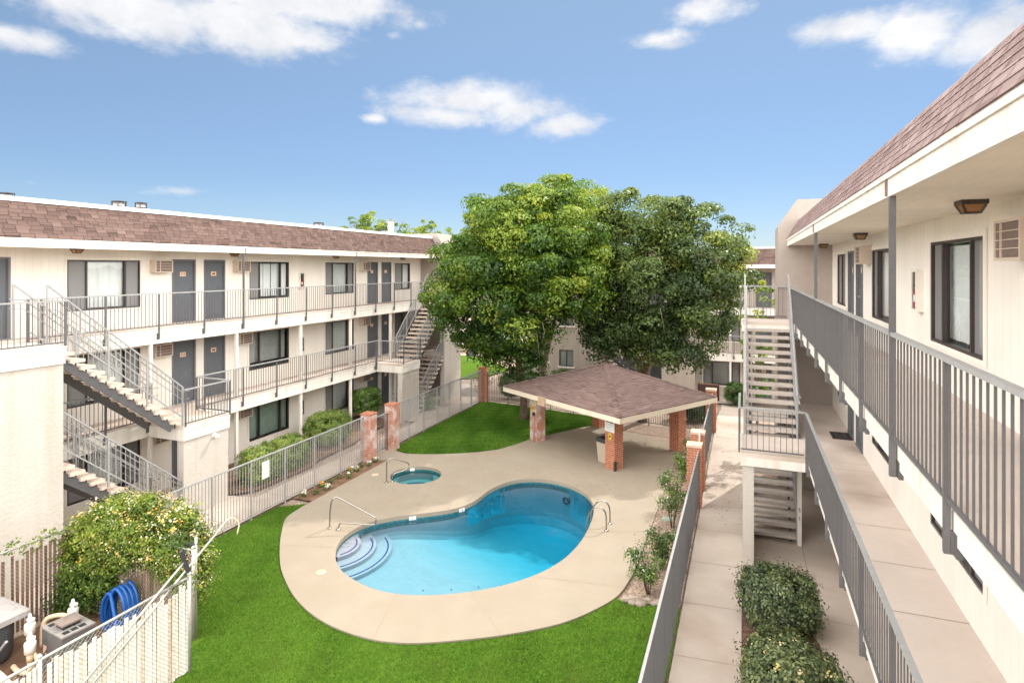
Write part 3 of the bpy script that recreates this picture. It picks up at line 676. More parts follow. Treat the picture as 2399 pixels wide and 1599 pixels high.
mb = MB(); sheet(mb, BUSHBED, (), ZR-.01); struct(mb.build('mulch_bed', M_['bark']), 'dark bark bed under the clipped bushes beside the right walk', 'planting bed')
mb = MB(); sheet(mb, [(-13.3, 3), (-9.35, 3), (-9.35, 7.85), (-9.95, 8.5), (-13.3, 8.55)], (), .02); struct(mb.build('yard_dirt', M_['soil']), 'bare dirt inside the pool equipment yard', 'dirt')

# ------------------------------------------------------------------ swimming pool
WZ = -.12
pool = thing('swimming_pool', 'kidney shaped swimming pool with blue water and curved entry steps', 'swimming pool', (-6.8, 15, 0))
PC = np.array((-6.6, 14.6))
def depth(x, y):
    t = ((x+9.5)*4.2+(y-12.5)*6.0)/(4.2**2+6**2); return .5+1.1*ss(.22, 1.0, t)
def rings(outline, spec, c):
    mb = MB(); n = len(outline); rows = []
    for sc, z in spec: rows.append([(c[0]+(x-c[0])*sc, c[1]+(y-c[1])*sc, z(x, y, sc) if callable(z) else z) for x, y in outline])
    for k in range(len(rows)-1):
        for i in range(n):
            j = (i+1) % n; mb.face([rows[k][i], rows[k][j], rows[k+1][j], rows[k+1][i]])
    return mb
fl = lambda f: (lambda x, y, sc: -depth(PC[0]+(x-PC[0])*sc, PC[1]+(y-PC[1])*sc)*f)
mb = rings(POOL, [(1, -.25), (.995, fl(.75)), (.975, fl(.92)), (.93, fl(1)), (.8, fl(1)), (.6, fl(1)), (.4, fl(1)), (.2, fl(1)), (.001, fl(1))], PC)
mb.build('basin', M_['plaster'], pool, smooth=True)
mb = rings(POOL, [(1, DZ), (1, -.075)], PC); mb.build('coping', M_['concrete'], pool)
mb = rings(POOL, [(.998, -.075), (.998, -.25)], PC); mb.build('waterline_tile', M_['tile'], pool)
SC0 = (-10.25, 13.2)
for k, (r, z) in enumerate(((.66, -.2), (1.06, -.3), (1.46, -.4))):
    mb = MB(); top = []
    for a in np.linspace(-1.5, 1.5, 61):
        ca, sa = math.cos(a), math.sin(a)*1.12; r0 = None
        for q in np.arange(0, r, .01):
            if bool(inside(SC0[0]+q*ca, SC0[1]+q*sa, POOL)): r0 = q+.004; break
        top.append(None if r0 is None or r-r0 < .02 else ((SC0[0]+r0*ca, SC0[1]+r0*sa), (SC0[0]+r*ca, SC0[1]+r*sa)))
    for p, q in zip(top[:-1], top[1:]):
        if p is None or q is None: continue
        mb.face([(*p[0], z), (*p[1], z), (*q[1], z), (*q[0], z)]); mb.face([(*p[1], -1.1), (*q[1], -1.1), (*q[1], z), (*p[1], z)])
    st = mb.build('pool_step', M_['plaster'], pool)
    mb = MB(); arc = [(SC0[0]+(r-.1)*math.cos(a), SC0[1]+(r-.1)*1.12*math.sin(a), z+.004) for a in np.linspace(-1.15, 1.0, 36)]
    arc = [p for p in arc if bool(inside(p[0], p[1], offset_poly(POOL, -.05)))]
    for i in range(len(arc)-1): mb.bar(arc[i], arc[i+1], .032, .012)
    mb.build('edge_tile', M_['bluetile'], st)
mb = MB(); mb.tube([(-5.55+.1*math.cos(a), 19.165-.05*math.cos(a), -.5+.1*math.sin(a)) for a in np.linspace(0, 6.283, 16)[:-1]], .02, 6, closed=True); mb.build('light_niche', M_['dark'], pool)
for (x, y, tx) in ((-8.95, 15.22, '3'), (-7.93, 16.36, '4')):
    k = min(range(len(POOL)), key=lambda i: (POOL[i][0]-x)**2+(POOL[i][1]-y)**2)
    a = Vector(POOL[k-1]); b = Vector(POOL[(k+1) % len(POOL)]); d = (b-a).normalized(); c0 = Vector(POOL[k]); nn = Vector((d.y, -d.x))
    if not bool(inside(c0.x+nn.x*.1, c0.y+nn.y*.1, POOL)): nn = -nn
    mb = MB(); o = c0+nn*.012
    mb.bar((o.x-d.x*.1, o.y-d.y*.1, -.06), (o.x+d.x*.1, o.y+d.y*.1, -.06), .012, .1)
    mk = mb.build('depth_marker', M_['white'], pool)
    p = o+nn*.009; letters(tx, mk, (p.x, p.y, -.06), .1, (math.pi/2, 0, math.atan2(nn.x, -nn.y)), M_['ink'], 'depth_figure')
mb = MB()
for p in ((-7.2, 12.6), (-6.6, 12.9), (-6.1, 13.4), (-5.7, 13.9), (-5.2, 14.3), (-7.6, 12.0), (-8.4, 12.1)):
    mb.lathe((p[0], p[1], -depth(*p)+.004), [(.016, 0), (.016, .01)], 8)
mb.build('floor_inlet', M_['dark'], pool)
def water(name, outline, c, zb, mat, label):
    mb = MB(); o = [(c[0]+(x-c[0])*.996, c[1]+(y-c[1])*.996) for x, y in outline]
    sheet(mb, o, (), WZ); n0 = len(mb.f)
    k = len(o); mb2 = MB()
    V = [(x, y, WZ) for x, y in o]+[(x, y, zb) for x, y in o]
    me = bpy.data.meshes.new(name); F = []
    tri = tessellate_polygon([[Vector((x, y, 0)) for x, y in o]])
    for t in tri:
        (ax, ay), (bx, by), (cx_, cy_) = [o[i] for i in t]
        t = tuple(t)
        if (bx-ax)*(cy_-ay)-(by-ay)*(cx_-ax) < 0: t = t[::-1]
        F.append(t); F.append(tuple(i+k for i in t[::-1]))
    A = sum(o[i-1][0]*o[i][1]-o[i][0]*o[i-1][1] for i in range(k))
    for i in range(k):
        j = (i+1) % k; q = (i, i+k, j+k, j); F.append(q if A > 0 else q[::-1])
    me.from_pydata(V, [], F); me.materials.append(mat); me.update()
    ob = bpy.data.objects.new(name, me); COL.objects.link(ob); return struct(ob, label, 'water')
water('pool_water', POOL, PC, -3.4, M_['pool_water'], 'clear blue water filling the kidney shaped pool')
spa = thing('hot_tub', 'small round sunken hot tub with teal water beside the pool', 'hot tub', (*SPA_C, 0))
rings(SPA, [(1, -.2), (1, -.42), (.62, -.45), (.6, -1.0), (.001, -1.05)], SPA_C).build('basin', M_['plaster'], spa)
rings(SPA, [(1, DZ), (1, -.06)], SPA_C).build('coping', M_['concrete'], spa)
rings(SPA, [(.995, -.06), (.995, -.2)], SPA_C).build('waterline_tile', M_['tile'], spa)
mb = MB(); mb.tube([(SPA_C[0]+.6*math.cos(a), SPA_C[1]+.6*math.sin(a), -.44) for a in np.linspace(0, 6.283, 40)[:-1]], .022, 5, closed=True); mb.build('bench_edge_tile', M_['bluetile'], spa)
mb = MB(); mb.lathe((SPA_C[0], SPA_C[1], -1.04), [(.1, 0), (.1, .02)], 14); mb.build('drain', M_['dark'], spa)
mb = MB(); a = 2.25; mb.bar((SPA_C[0]+.865*math.cos(a)-.08*math.sin(a), SPA_C[1]+.865*math.sin(a)+.08*math.cos(a), -.05), (SPA_C[0]+.865*math.cos(a)+.08*math.sin(a), SPA_C[1]+.865*math.sin(a)-.08*math.cos(a), -.05), .012, .1); mb.build('depth_marker', M_['white'], spa)
water('hot_tub_water', SPA, SPA_C, -1.3, M_['spa_water'], 'teal water in the round hot tub')

# rails and ladder
def flange(mb, p): mb.lathe((p[0], p[1], DZ), [(.06, 0), (.06, .015), (.03, .035)], 14)
def rail(name, label, feet, tops, r=.021):
    o = thing(name, label, 'handrail', (*feet[0], DZ))
    mb = MB(); mb.tube(smooth_open(tops, 6), r, 10); mb.build('tube', M_['steel'], o)
    for f in feet:
        mb = MB(); flange(mb, f); mb.build('foot_flange', M_['steel'], o)
    return o
# entry rail by the pool steps: one bent tube, both feet on the deck
rail('pool_handrail', 'long bent steel handrail at the pool entry steps', [(-10.71, 13.58), (-10.45, 13.62)],
     [(-10.71, 13.58, DZ), (-10.70, 13.59, .5), (-10.66, 13.62, .80), (-10.58, 13.68, .88), (-10.44, 13.72, .84), (-9.6, 13.9, .46), (-9.46, 13.93, .38), (-9.44, 13.92, .26), (-9.56, 13.88, .2), (-10.3, 13.68, .21), (-10.42, 13.65, .18), (-10.45, 13.62, DZ)])
rail('hot_tub_handrail', 'short curved steel grab rail at the edge of the hot tub', [(-11.2, 17.15), (-11.08, 17.32)],
     [(-11.2, 17.15, DZ), (-11.2, 17.16, .6), (-11.18, 17.18, .76), (-11.08, 17.28, .82), (-10.85, 17.5, .72), (-10.68, 17.66, .6), (-10.66, 17.66, .48), (-10.8, 17.55, .36), (-11.02, 17.38, .3), (-11.08, 17.33, .2), (-11.08, 17.32, DZ)])
lad = thing('pool_ladder', 'steel ladder with two arched rails at the deep side of the pool', 'ladder', (-3.55, 16.45, DZ))
for y in (16.22, 16.69):
    mb = MB(); mb.tube(smooth_open([(-3.54, y, DZ), (-3.55, y, .45), (-3.62, y, .6), (-3.75, y, .66), (-3.9, y, .6), (-4.05, y, .38), (-4.1, y, .1), (-4.1, y, -.75)], 5), .021, 10); flange(mb, (-3.54, y)); mb.build('side_rail', M_['steel'], lad)
for z in (-.25, -.5):
    mb = MB(); mb.box(-4.16, -4.06, 16.22, 16.69, z, z+.025); mb.build('rung', M_['white'], lad)
for i, (x, y, lb) in enumerate(((-9.35, 11.54, 'round tan skimmer lid set in the deck near the pool steps'), (-11.99, 17.65, 'round skimmer lid in the deck beside the hot tub'))):
    mb = MB(); mb.lathe((x, y, DZ), [(.13, 0), (.13, .012), (.11, .016)], 24); tag(mb.build('skimmer_cover', pmat('skimmer_lid', (.58, .46, .30), (.52, .4, .26), 20, .6), org=(0, 0, 0)), lb, 'skimmer cover')
# ------------------------------------------------------------------ apartment buildings
# local frame: a = along the front, n = outwards from the front wall, z
F2F = 2.71; DW = 1.22           # storey height, walkway depth
def shingle_rows(mb, A, B, C, D, expo, tabw, lift=.017, jit=.25):
    """tabs on the quad A-B (eave) C-D (ridge): A->D and B->C run up the slope; rows are clipped to the quad"""
    A, B, C, D = map(Vector, (A, B, C, D)); h = ((D-A).length+(C-B).length)/2
    nrm = (B-A).cross(D-A).normalized()
    rows = max(1, int(round(h/expo)))
    for r in range(rows):
        t0 = r/rows; t1 = min(1, (r+1.25)/rows)
        L0 = A.lerp(D, t0); R0 = B.lerp(C, t0); L1 = A.lerp(D, t1); R1 = B.lerp(C, t1)
        W = (R0-L0).length
        if W < .05: continue
        u = -R.uniform(0, tabw)
        rt = R.gauss(0, .02)
        while u < W:
            w = tabw*R.uniform(1-jit, 1+jit); a = max(0, u)/W; b = min(W, u+w-.004)/W; u += w
            if b-a < .002: continue
            lf = lift*R.uniform(.6, 1.5); tone = min(1, max(0, .47+rt+R.gauss(0, .12)))
            p = L0.lerp(R0, a)+nrm*lf; q = L0.lerp(R0, b)+nrm*lf*R.uniform(.8, 1.2); s = L1.lerp(R1, b)+nrm*.003; t = L1.lerp(R1, a)+nrm*.003
            p0 = L0.lerp(R0, a); q0 = L0.lerp(R0, b); dn = (A-D).normalized()*R.uniform(-.002, .003); p += dn; q += dn
            mb.face([tuple(p), tuple(q), tuple(s), tuple(t)], tone); mb.face([tuple(p0), tuple(q0), tuple(q), tuple(p)], 0)
            mb.face([tuple(p0), tuple(p), tuple(t)], tone); mb.face([tuple(q0), tuple(s), tuple(q)], tone)

def rail_run(mk, par, a0, a1, n, z, name='railing', posts=None, brk=True, axis='a', mat='gray', fat=1.0):
    """railing along a (axis 'a', at fixed n) or along n (axis 'n', at fixed a); returns the baluster mesh"""
    P = (lambda s, w, zz: (s, w, zz)) if axis == 'a' else (lambda s, w, zz: (w, s, zz))
    mb = mk(); H = 1.07
    def bx(m, s0, s1, w, hw, z0, z1):
        if axis == 'a': m.box(s0, s1, w-hw, w+hw, z0, z1)
        else: m.box(w-hw, w+hw, s0, s1, z0, z1)
    bx(mb, a0, a1, n, .012, z+.07, z+.10)
    k = max(2, int((a1-a0)/.114)); e = .0066*fat
    for i in range(1, k): s = a0+(a1-a0)*i/k; bx(mb, s-e, s+e, n, e, z+.10, z+H-.03)
    r = mb.build(name, M_[mat], par)
    mb = mk(); bx(mb, a0-.02, a1+.02, n, .026, z+H-.035, z+H); mb.build('handrail', M_['graylt' if mat == 'gray' else mat], r)
    for s in (posts if posts is not None else []):
        mb = mk(); lo = z-.30 if brk else z; hi = z+H-.035
        bx(mb, s-.02, s+.02, n, .02, lo, hi)
        if brk:
            if axis == 'a': mb.box(s-.045, s+.045, n-.085, n-.045, z-.32, z-.12); mb.box(s-.02, s+.02, n-.05, n-.018, z-.3, z-.14)
        mb.build('post', M_[mat], r)
    return r

def window(mk, par, a0, a1, z0, z1, style, split=(.26, .78), mid=True):
    d = .09; t = .04
    mb = mk()
    mb.box(a0, a1, -d, .012, z1-t, z1); mb.box(a0, a1, -d, .012, z0, z0+t); mb.box(a0, a0+t, -d, .012, z0+t, z1-t); mb.box(a1-t, a1, -d, .012, z0+t, z1-t)
    xs_ = [a0+(a1-a0)*s for s in split] if mid else [(a0+a1)/2]
    for x in xs_: mb.box(x-.025, x+.025, -d+.01, .008, z0+t, z1-t)
    w = mb.build('window', M_['bronze'], par)
    mb = mk(); e = [a0+t]+xs_+[a1-t]
    for i in range(len(e)-1): mb.face([(e[i], -.045, z1-t), (e[i+1], -.045, z1-t), (e[i+1], -.045, z0+t), (e[i], -.045, z0+t)])
    mb.build('pane', M_['glass'], w)
    scr = {'white': (0, len(e)-2), 'half': (0,), 'dark': (), 'green': (), 'plain': (0,)}[style]
    for i in scr:
        mb = mk(); mb.face([(e[i]+.01, -.03, z0+t), (e[i+1]-.01, -.03, z0+t), (e[i+1]-.01, -.03, z1-t), (e[i]+.01, -.03, z1-t)]); mb.build('screen', M_['screen'], w)
    if style != 'dark':
        mb = mk(); x = a0+.05; k = 0; nn = -.16; z_lo = z0+.06+R.uniform(0, .03)
        if style == 'plain': x = a0+(a1-a0)*.3
        while x < a1-.05:
            wd = R.uniform(.075, .095); gap = R.uniform(.02, .09) if (style == 'half' and R.random() < .3) else 0
            n0 = nn+R.uniform(-.012, .012); n1 = nn+.035+R.uniform(-.012, .012)
            mb.face([(x, n0, z_lo), (x+wd, n1, z_lo), (x+wd, n1, z1-.07), (x, n0, z1-.07)]); x += wd+gap; k += 1
        mb.build('curtain', M_['curtain_d' if style == 'green' else 'curtain'], w)
    else:
        mb = mk(); mb.box(a0+.04, a1-.04, -.2, -.18, z0+.25, z1); mb.build('window_backing', M_['window_backing'], w)  # gray backing added to lighten the bare window, stands in for the room
    # painted trim round the opening
    mb = mk()
    for q in ((a0-.07, a1+.07, z1+.0, z1+.09), (a0-.07, a0-.0, z0, z1), (a1+.0, a1+.07, z0, z1), (a0-.07, a1+.07, z0-.07, z0-.0)):
        mb.box(q[0], q[1], .003, .024, q[2], q[3])
    mb.build('window_trim', M_['siding'], w)
    return w

def door(mk, par, a0, a1, z0, h, hinge, text=None):
    f = .055; mb = mk()
    mb.box(a0, a0+f, -.1, .015, z0, z0+h); mb.box(a1-f, a1, -.1, .015, z0, z0+h); mb.box(a0+f, a1-f, -.1, .015, z0+h-f, z0+h)
    mb.box(a0, a1, -.1, .03, z0-.01, z0+.025)
    fr = mb.build('door', M_['doorfr'], par)
    mb = mk(); mb.box(a0+f, a1-f, -.1, -.055, z0+.025, z0+h-f); mb.build('door_leaf', M_['door'], fr)
    s = a1-f-.07 if hinge == 'lo' else a0+f+.07
    mb = mk(); mb.box(s-.028, s+.028, -.055, -.01, z0+.93, z0+.985); mb.build('door_knob', M_['brass'], fr)
    mb = mk(); mb.box(s-.03, s+.03, -.055, -.03, z0+1.07, z0+1.13); mb.build('deadbolt', M_['brass'], fr)
    c = (a0+a1)/2
    mb = mk(); mb.box(c-.11, c+.11, -.054, -.045, z0+1.53, z0+1.68); pl = mb.build('number_plate', M_['plaque'], fr)
    return fr, pl, (c, z0+1.605)

def openings(Aw, sgn=1):
    """(kind, a0, a1) measured back from the end wall Aw"""
    S = [('win', 1.2, 2.8), ('door', 3.1, 4.02), ('door', 4.35, 5.27), ('win', 6.4, 8.5), ('win', 10.8, 12.93), ('door', 14.05, 14.97), ('door', 15.3, 16.22), ('win', 17.33, 19.5), ('door', 20.86, 21.78), ('door', 22.1, 23.0), ('win', 24.2, 26.3)]
    return [(k, Aw-s1, Aw-s0) for k, s0, s1 in S]

def building(name, label, mapf, flip, A0, Aw, z0, loc, eave, styles, wing=2.0, slope=1.63, rise=.92, posts=(), roof_posts=(), gaps2=(), gaps3=(), rail_start=None, rail_end=None, plates=None, ops=None, deep=9.0, vis=None, wing_n=1.58, courses=.125, supports=True, cap=True, beam=.44, shg='shingle', wing_up=.3, wing_in=.22, wallm='siding', bodym='stucco'):
    mk = lambda: MB(mapf, flip)
    B = thing(name, label, 'apartment building', loc)
    L = [z0, z0+F2F, z0+2*F2F]; top = L[2]+eave
    OP = ops or openings(Aw)
    OP = [o for o in OP if o[1] > A0+.2 and o[2] < Aw]
    holes = []
    for lv in range(3):
        for k, a0, a1 in OP:
            if lv == 0 and z0 > 0 and False: continue
            holes.append((a0, a1, L[lv]+(.6 if k == 'win' else 0), L[lv]+(2.05 if k == 'win' else 2.1)))
    # front wall with real openings
    cuts = sorted({A0, Aw}|{h[0] for h in holes}|{h[1] for h in holes}); zc = sorted({z0-.3, top}|{h[2] for h in holes}|{h[3] for h in holes})
    mb = mk()
    for i in range(len(cuts)-1):
        for j in range(len(zc)-1):
            ca, cz = (cuts[i]+cuts[i+1])/2, (zc[j]+zc[j+1])/2
            if any(h[0] < ca < h[1] and h[2] < cz < h[3] for h in holes): continue
            mb.face([(cuts[i], 0, zc[j]), (cuts[i+1], 0, zc[j]), (cuts[i+1], 0, zc[j+1]), (cuts[i], 0, zc[j+1])])
    for h in holes:   # reveals
        a0, a1, b0, b1 = h; d = -.12
        mb.face([(a0, 0, b0), (a0, 0, b1), (a0, d, b1), (a0, d, b0)]); mb.face([(a1, 0, b0), (a1, d, b0), (a1, d, b1), (a1, 0, b1)]); mb.face([(a0, 0, b1), (a1, 0, b1), (a1, d, b1), (a0, d, b1)]); mb.face([(a0, 0, b0), (a0, d, b0), (a1, d, b0), (a1, 0, b0)])
    # remaining shell
    mb.face([(A0, 0, z0-.3), (A0, -deep, z0-.3), (A0, -deep, top+.9), (A0, 0, top+.9)], m=1); mb.face([(A0, -deep, z0-.3), (Aw, -deep, z0-.3), (Aw, -deep, top+.9), (A0, -deep, top+.9)], m=1)
    mb.face([(A0, 0, top), (Aw, 0, top), (Aw, 0, top+.6), (A0, 0, top+.6)], m=1)
    mb.build('front_wall', [M_[wallm], M_[bodym]], B)
    mb = mk()
    mb.face([(A0, -1.6, z0), (Aw, -1.6, z0), (Aw, -1.6, top), (A0, -1.6, top)])
    for z in L: mb.face([(A0, -1.6, z), (Aw, -1.6, z), (Aw, -.13, z), (A0, -.13, z)]); mb.face([(A0, -1.6, z+2.4), (Aw, -1.6, z+2.4), (Aw, -.13, z+2.4), (A0, -.13, z+2.4)])
    for z in L:
        for k, a0, a1 in OP:
            mb.face([(a0-.4, -1.6, z), (a0-.4, -.13, z), (a0-.4, -.13, z+2.4), (a0-.4, -1.6, z+2.4)])
    mb.build('room_lining', M_['room'], B)
    # eave: soffit, fascia, mansard, cap
    en = DW+.05
    mb = mk(); mb.face([(A0, 0, top), (A0, en, top), (Aw, en, top), (Aw, 0, top)]); mb.build('soffit', M_['soffit'], B)
    mb = mk(); j = A0
    while j < Aw:
        j2 = min(Aw, j+R.choice((3.6, 4.9, 4.2))); o = R.uniform(0, .006); mb.box(j, j2-.004, en+.001, en+.036+o, top-.025-o, top+.14); j = j2
    fas = mb.build('fascia', M_['trim'], B)
    mb = mk(); j = A0
    while j < Aw:
        j2 = min(Aw, j+3.05); mb.box(j, j2-.003, en+.001, en+.058+R.uniform(0, .004), top+.142, top+.20); j = j2
    mb.build('drip_trim', M_['trim'], fas)
    e0 = (en+.07, top+.202); dn = rise/slope; e1 = (e0[0]-dn, e0[1]+rise)
    mb = mk(); mb.face([(A0, e0[0]-.01, e0[1]-.012), (Aw, e0[0]-.01, e0[1]-.012), (Aw, e1[0]-.01, e1[1]-.012), (A0, e1[0]-.01, e1[1]-.012)], .1)
    shingle_rows(mb, (A0, *e0), (Aw, *e0), (Aw, *e1), (A0, *e1), courses, .27)
    rf = mb.build('roof', M_[shg], B)
    mb = mk(); mb.box(A0, Aw-.05, e1[0]-.3, e1[0]+(.03 if cap else -.06), e1[1]-.005 if cap else e1[1]-.08, e1[1]+.11 if cap else e1[1]-.02); mb.build('roof_cap', M_['white'], rf)
    mb = mk(); mb.face([(A0, e1[0]-.3, e1[1]-.1), (Aw, e1[0]-.3, e1[1]-.1), (Aw, -deep, e1[1]-.1), (A0, -deep, e1[1]-.1)]); mb.build('flat_roof', M_['roofgrey'], rf)
    # end wall with the mansard profile
    zt = e1[1]+wing_up; wn = wing_n
    pr = [(-deep, z0-.5), (wn, z0-.5), (wn, e0[1]+.42), (e1[0]+wing_in, zt), (-.9, zt), (-.9, e1[1]-.2), (-deep, e1[1]-.2)]
    mb = mk()
    A2 = Aw+wing
    mb.face([(Aw, n, z) for n, z in pr]); mb.face([(A2, n, z) for n, z in pr[::-1]])
    for i in range(len(pr)):
        (n, z), (n2, z2) = pr[i], pr[(i+1) % len(pr)]; mb.face([(Aw, n, z), (A2, n, z), (A2, n2, z2), (Aw, n2, z2)])
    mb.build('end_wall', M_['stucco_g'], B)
    # walkways
    for lv, gaps in ((1, gaps2), (2, gaps3)):
        z = L[lv]
        mb = mk(); mb.box(A0, Aw, .002, DW, z-.14, z); mb.build('walkway', M_['walk'], B)
        mb = mk(); j = A0
        while j < Aw:
            j2 = min(Aw, j+R.choice((3.2, 4.8, 3.9))); o = R.uniform(0, .004); mb.box(j, j2-.004, DW-.09, DW+.008+o, z-beam-o, z-.142); j = j2
        mb.box(A0, Aw, DW+.001, DW+.022, z-.139, z-.004)
        wb = mb.build('walkway_beam', M_['trim'], B)
        rs = A0 if rail_start is None else rail_start; re_ = (rail_end or Aw)-.05
        seg = []; c = rs
        for g0, g1 in sorted(gaps):
            if g0 > c: seg.append((c, g0))
            c = max(c, g1)
        if c < re_: seg.append((c, re_))
        for s0, s1 in seg:
            if s1-s0 < .3: continue
            ps = [p for p in posts if s0+.02 < p < s1-.02]+[s0+.02, s1-.02]
            r = rail_run(mk, B, s0, s1, DW+.06, z, posts=ps)
            if lv == 2:
                for p in roof_posts:
                    if s0 < p < s1:
                        mb = mk(); mb.box(p-.026, p+.026, DW+.035, DW+.087, z-.3, top+.11); po = mb.build('tall_post', M_['gray'], r)
                        mb = mk(); mb.box(p-.024, p+.05, DW+.04, DW+.085, top+.06, top+.11); mb.box(p+.05, p+.075, DW+.02, DW+.11, top-.02, top+.16); mb.build('post_bracket', M_['rust'], po)
    # timber posts under the walkways
    for p in (posts[::2] if supports else ()):
        for lv in (0, 1):
            mb = mk(); mb.box(p-.245, p-.145, DW-.11, DW-.015, L[lv], L[lv+1]-beam); mb.build('support_post', M_['trim'], B)
    # windows and doors
    nd = 0
    for lv in (2, 1, 0):
        wi = 0
        for k, a0, a1 in OP:
            if vis and not vis(lv, a0, a1): continue
            if k == 'win':
                st = styles.get((lv, round(Aw-a1, 1)), 'white')
                window(mk, B, a0+.002, a1-.002, L[lv]+.6, L[lv]+2.05, st, split=(.25, .78) if flip else (.22, .75), mid=(a1-a0) > 1.8)
            else:
                hd = 'lo' if nd % 2 else 'hi'; nd += 1
                fr, pl, (pc, pz) = door(mk, B, a0+.002, a1-.002, L[lv]+.002, 2.1, hd)
                t = (plates or {}).get((lv, round(Aw-a1, 1)))
                if t:
                    q = mapf(pc, -.043, pz); letters(t, pl, q, .11, (math.pi/2, 0, math.pi/2), M_['ink'])
                else:
                    mb = mk(); mb.box(pc-.06, pc+.06, -.0445, -.043, pz-.03, pz+.03); mb.build('worn_number', M_['plaque'] if nd % 3 else M_['ink'], pl)
    return B, mk, L, top, e1

def staircase(name, label, mk, loc, L, lnd2, lnd3, up, panels, group='outdoor staircases', n0=DW+.0, n1=2.65, lower=True, rails=True, beam=.42, trm='tread'):
    """two stacked flights; lnd2/lnd3 = (a0, a1) ranges of the turning and arrival landings, up=+1/-1 direction of climb along a"""
    T = thing(name, label, 'staircase', loc, group)
    a_lo = lnd2[1] if up > 0 else lnd2[0]; a_hi = lnd3[0] if up > 0 else lnd3[1]
    def landing(a0, a1, z, edges, n1=n1):
        mb = mk(); mb.box(a0, a1, n0+.03, n1, z-.1, z-.002); ld = mb.build('landing', M_['walk'], T)
        mb = mk(); mb.box(a0-.002, a1+.002, n1+.001, n1+.03, z-beam, z-.012); mb.box(a0-.002, a1+.002, n1+.031, n1+.045, z-.12, z-.03)
        for a in edges: mb.box(a-.015, a+.015, n0+.04, n1-.001, z-beam, z-.102)
        mb.build('landing_beam', M_['trim'], ld)
        return ld
    def lrail(ld, z, a0, a1, ends):
        rail_run(mk, T, a0, a1, n1+.065, z, 'landing_railing', posts=[a0+.02, a1-.02], brk=False)
        for e in ends: rail_run(mk, T, n0+.1, n1+.03, e, z, 'landing_railing', posts=[], brk=False, axis='n')
    for lv in (1, 2):
        z = L[lv]
        if lv == 1:
            ld = landing(*lnd2, z, lnd2); lrail(ld, z, *lnd2, [lnd2[0]+.02 if up > 0 else lnd2[1]-.02])
        ld = landing(*lnd3, z, lnd3, n1 if lv == 2 else n1-.31); far = lnd3[1]-.03 if up > 0 else lnd3[0]+.03
        if lv == 2: lrail(ld, z, *lnd3, [far])
    mb = mk(); mb.box(panels[0][0], panels[0][1], n1-.26, n1-.01, L[0]-.3, L[1]-beam); mb.build('screen_wall', M_['stucco'], T)
    mb = mk(); mb.box(panels[1][0], panels[1][1], n1-.26, n1-.012, L[0]-.3, L[2]-beam); mb.build('screen_wall', M_['stucco'], T)
    mb = mk(); pa = lnd2[1]-.1 if up < 0 else lnd2[1]-.05; mb.box(pa-.05, pa+.05, n0+.02, n0+.12, L[0], L[1]-beam); mb.build('support_post', M_['trim'], T)
    for lv in (0, 1):
        za, zb_ = L[lv], L[lv+1]; k = 14; run = a_hi-a_lo; st = run/(k-1)*1.0; rz = (zb_-za)/k
        fl_ = None; m0, m1 = n0+.16, n1-.1
        if lv == 1 and False: pass
        # stringers form the flight body
        mb = mk()
        for nn in (m0+.09, m1-.09):
            sl_ = (zb_-za)/14/st; p = (a_lo+.22*up, nn, za+(zb_-za)/14-.39+.22*abs(sl_)); q = (a_hi+.02*up, nn, za+(zb_-za)/14-.39+abs(run+.02*up)*abs(sl_))
            mb.bar(p, q, .05, .2, up=(0, 0, 1))
            for i in range(1, k):
                zt_ = za+rz*i-.076; am = a_lo+st*(i-1)+.12*up; mb.box(am-.012, am+.012, nn-.02, nn+.02, zt_-.16, zt_)
        fl_ = mb.build('flight', M_['gray'], T)
        for i in range(1, k):
            z = za+rz*i; a = a_lo+st*(i-1); w = .31
            mb = mk(); mb.box(min(a-.04*up, a+w*up), max(a-.04*up, a+w*up), m0-.02, m1+.02, z-.075, z, tone=R.random()); mb.build('tread', M_[trm], fl_)
        if rails:
            for nn in (m0-.035, m1+.035):
                mb = mk(); sl = (zb_-za)/run
                zz = lambda a: za+rz+(a-a_lo)*sl
                ex = .34*up
                mb.bar((a_lo-.05*up, nn, zz(a_lo-.05*up)+.95), (a_hi+ex, nn, zz(a_hi+ex)+.95), .035, .035)
                mb.bar((a_lo-.05*up, nn, zz(a_lo-.05*up)+.08), (a_hi, nn, zz(a_hi)+.08), .03, .03)
                for h, rr in ((.78, .018), (.56, .012)): mb.tube([(a_lo-.3*up, nn-.045, zz(a_lo)+h-.02), (a_lo-.05*up, nn-.045, zz(a_lo)+h), (a_hi+.1*up, nn-.045, zz(a_hi+.1*up)+h), (a_hi+.4*up, nn-.045, zz(a_hi+.1*up)+h+.02)], rr, 6)
                nb = int(abs(run)/.125)
                for i in range(1, nb): a = a_lo+run*i/nb; mb.box(a-.007, a+.007, nn-.007, nn+.007, zz(a)+.08, zz(a)+.94)
                for s in (0, .33, .66, 1.0):
                    a = a_lo+(run+ (ex if s == 1 else 0))*s; a -= .03*up if s == 0 else 0
                    mb.box(a-.02, a+.02, nn-.02, nn+.02, (zz(a)-.28 if s < 1 else zz(a_hi)-.1), zz(a)+.95)
                mb.build('flight_railing', M_['graylt'], fl_)
    return T

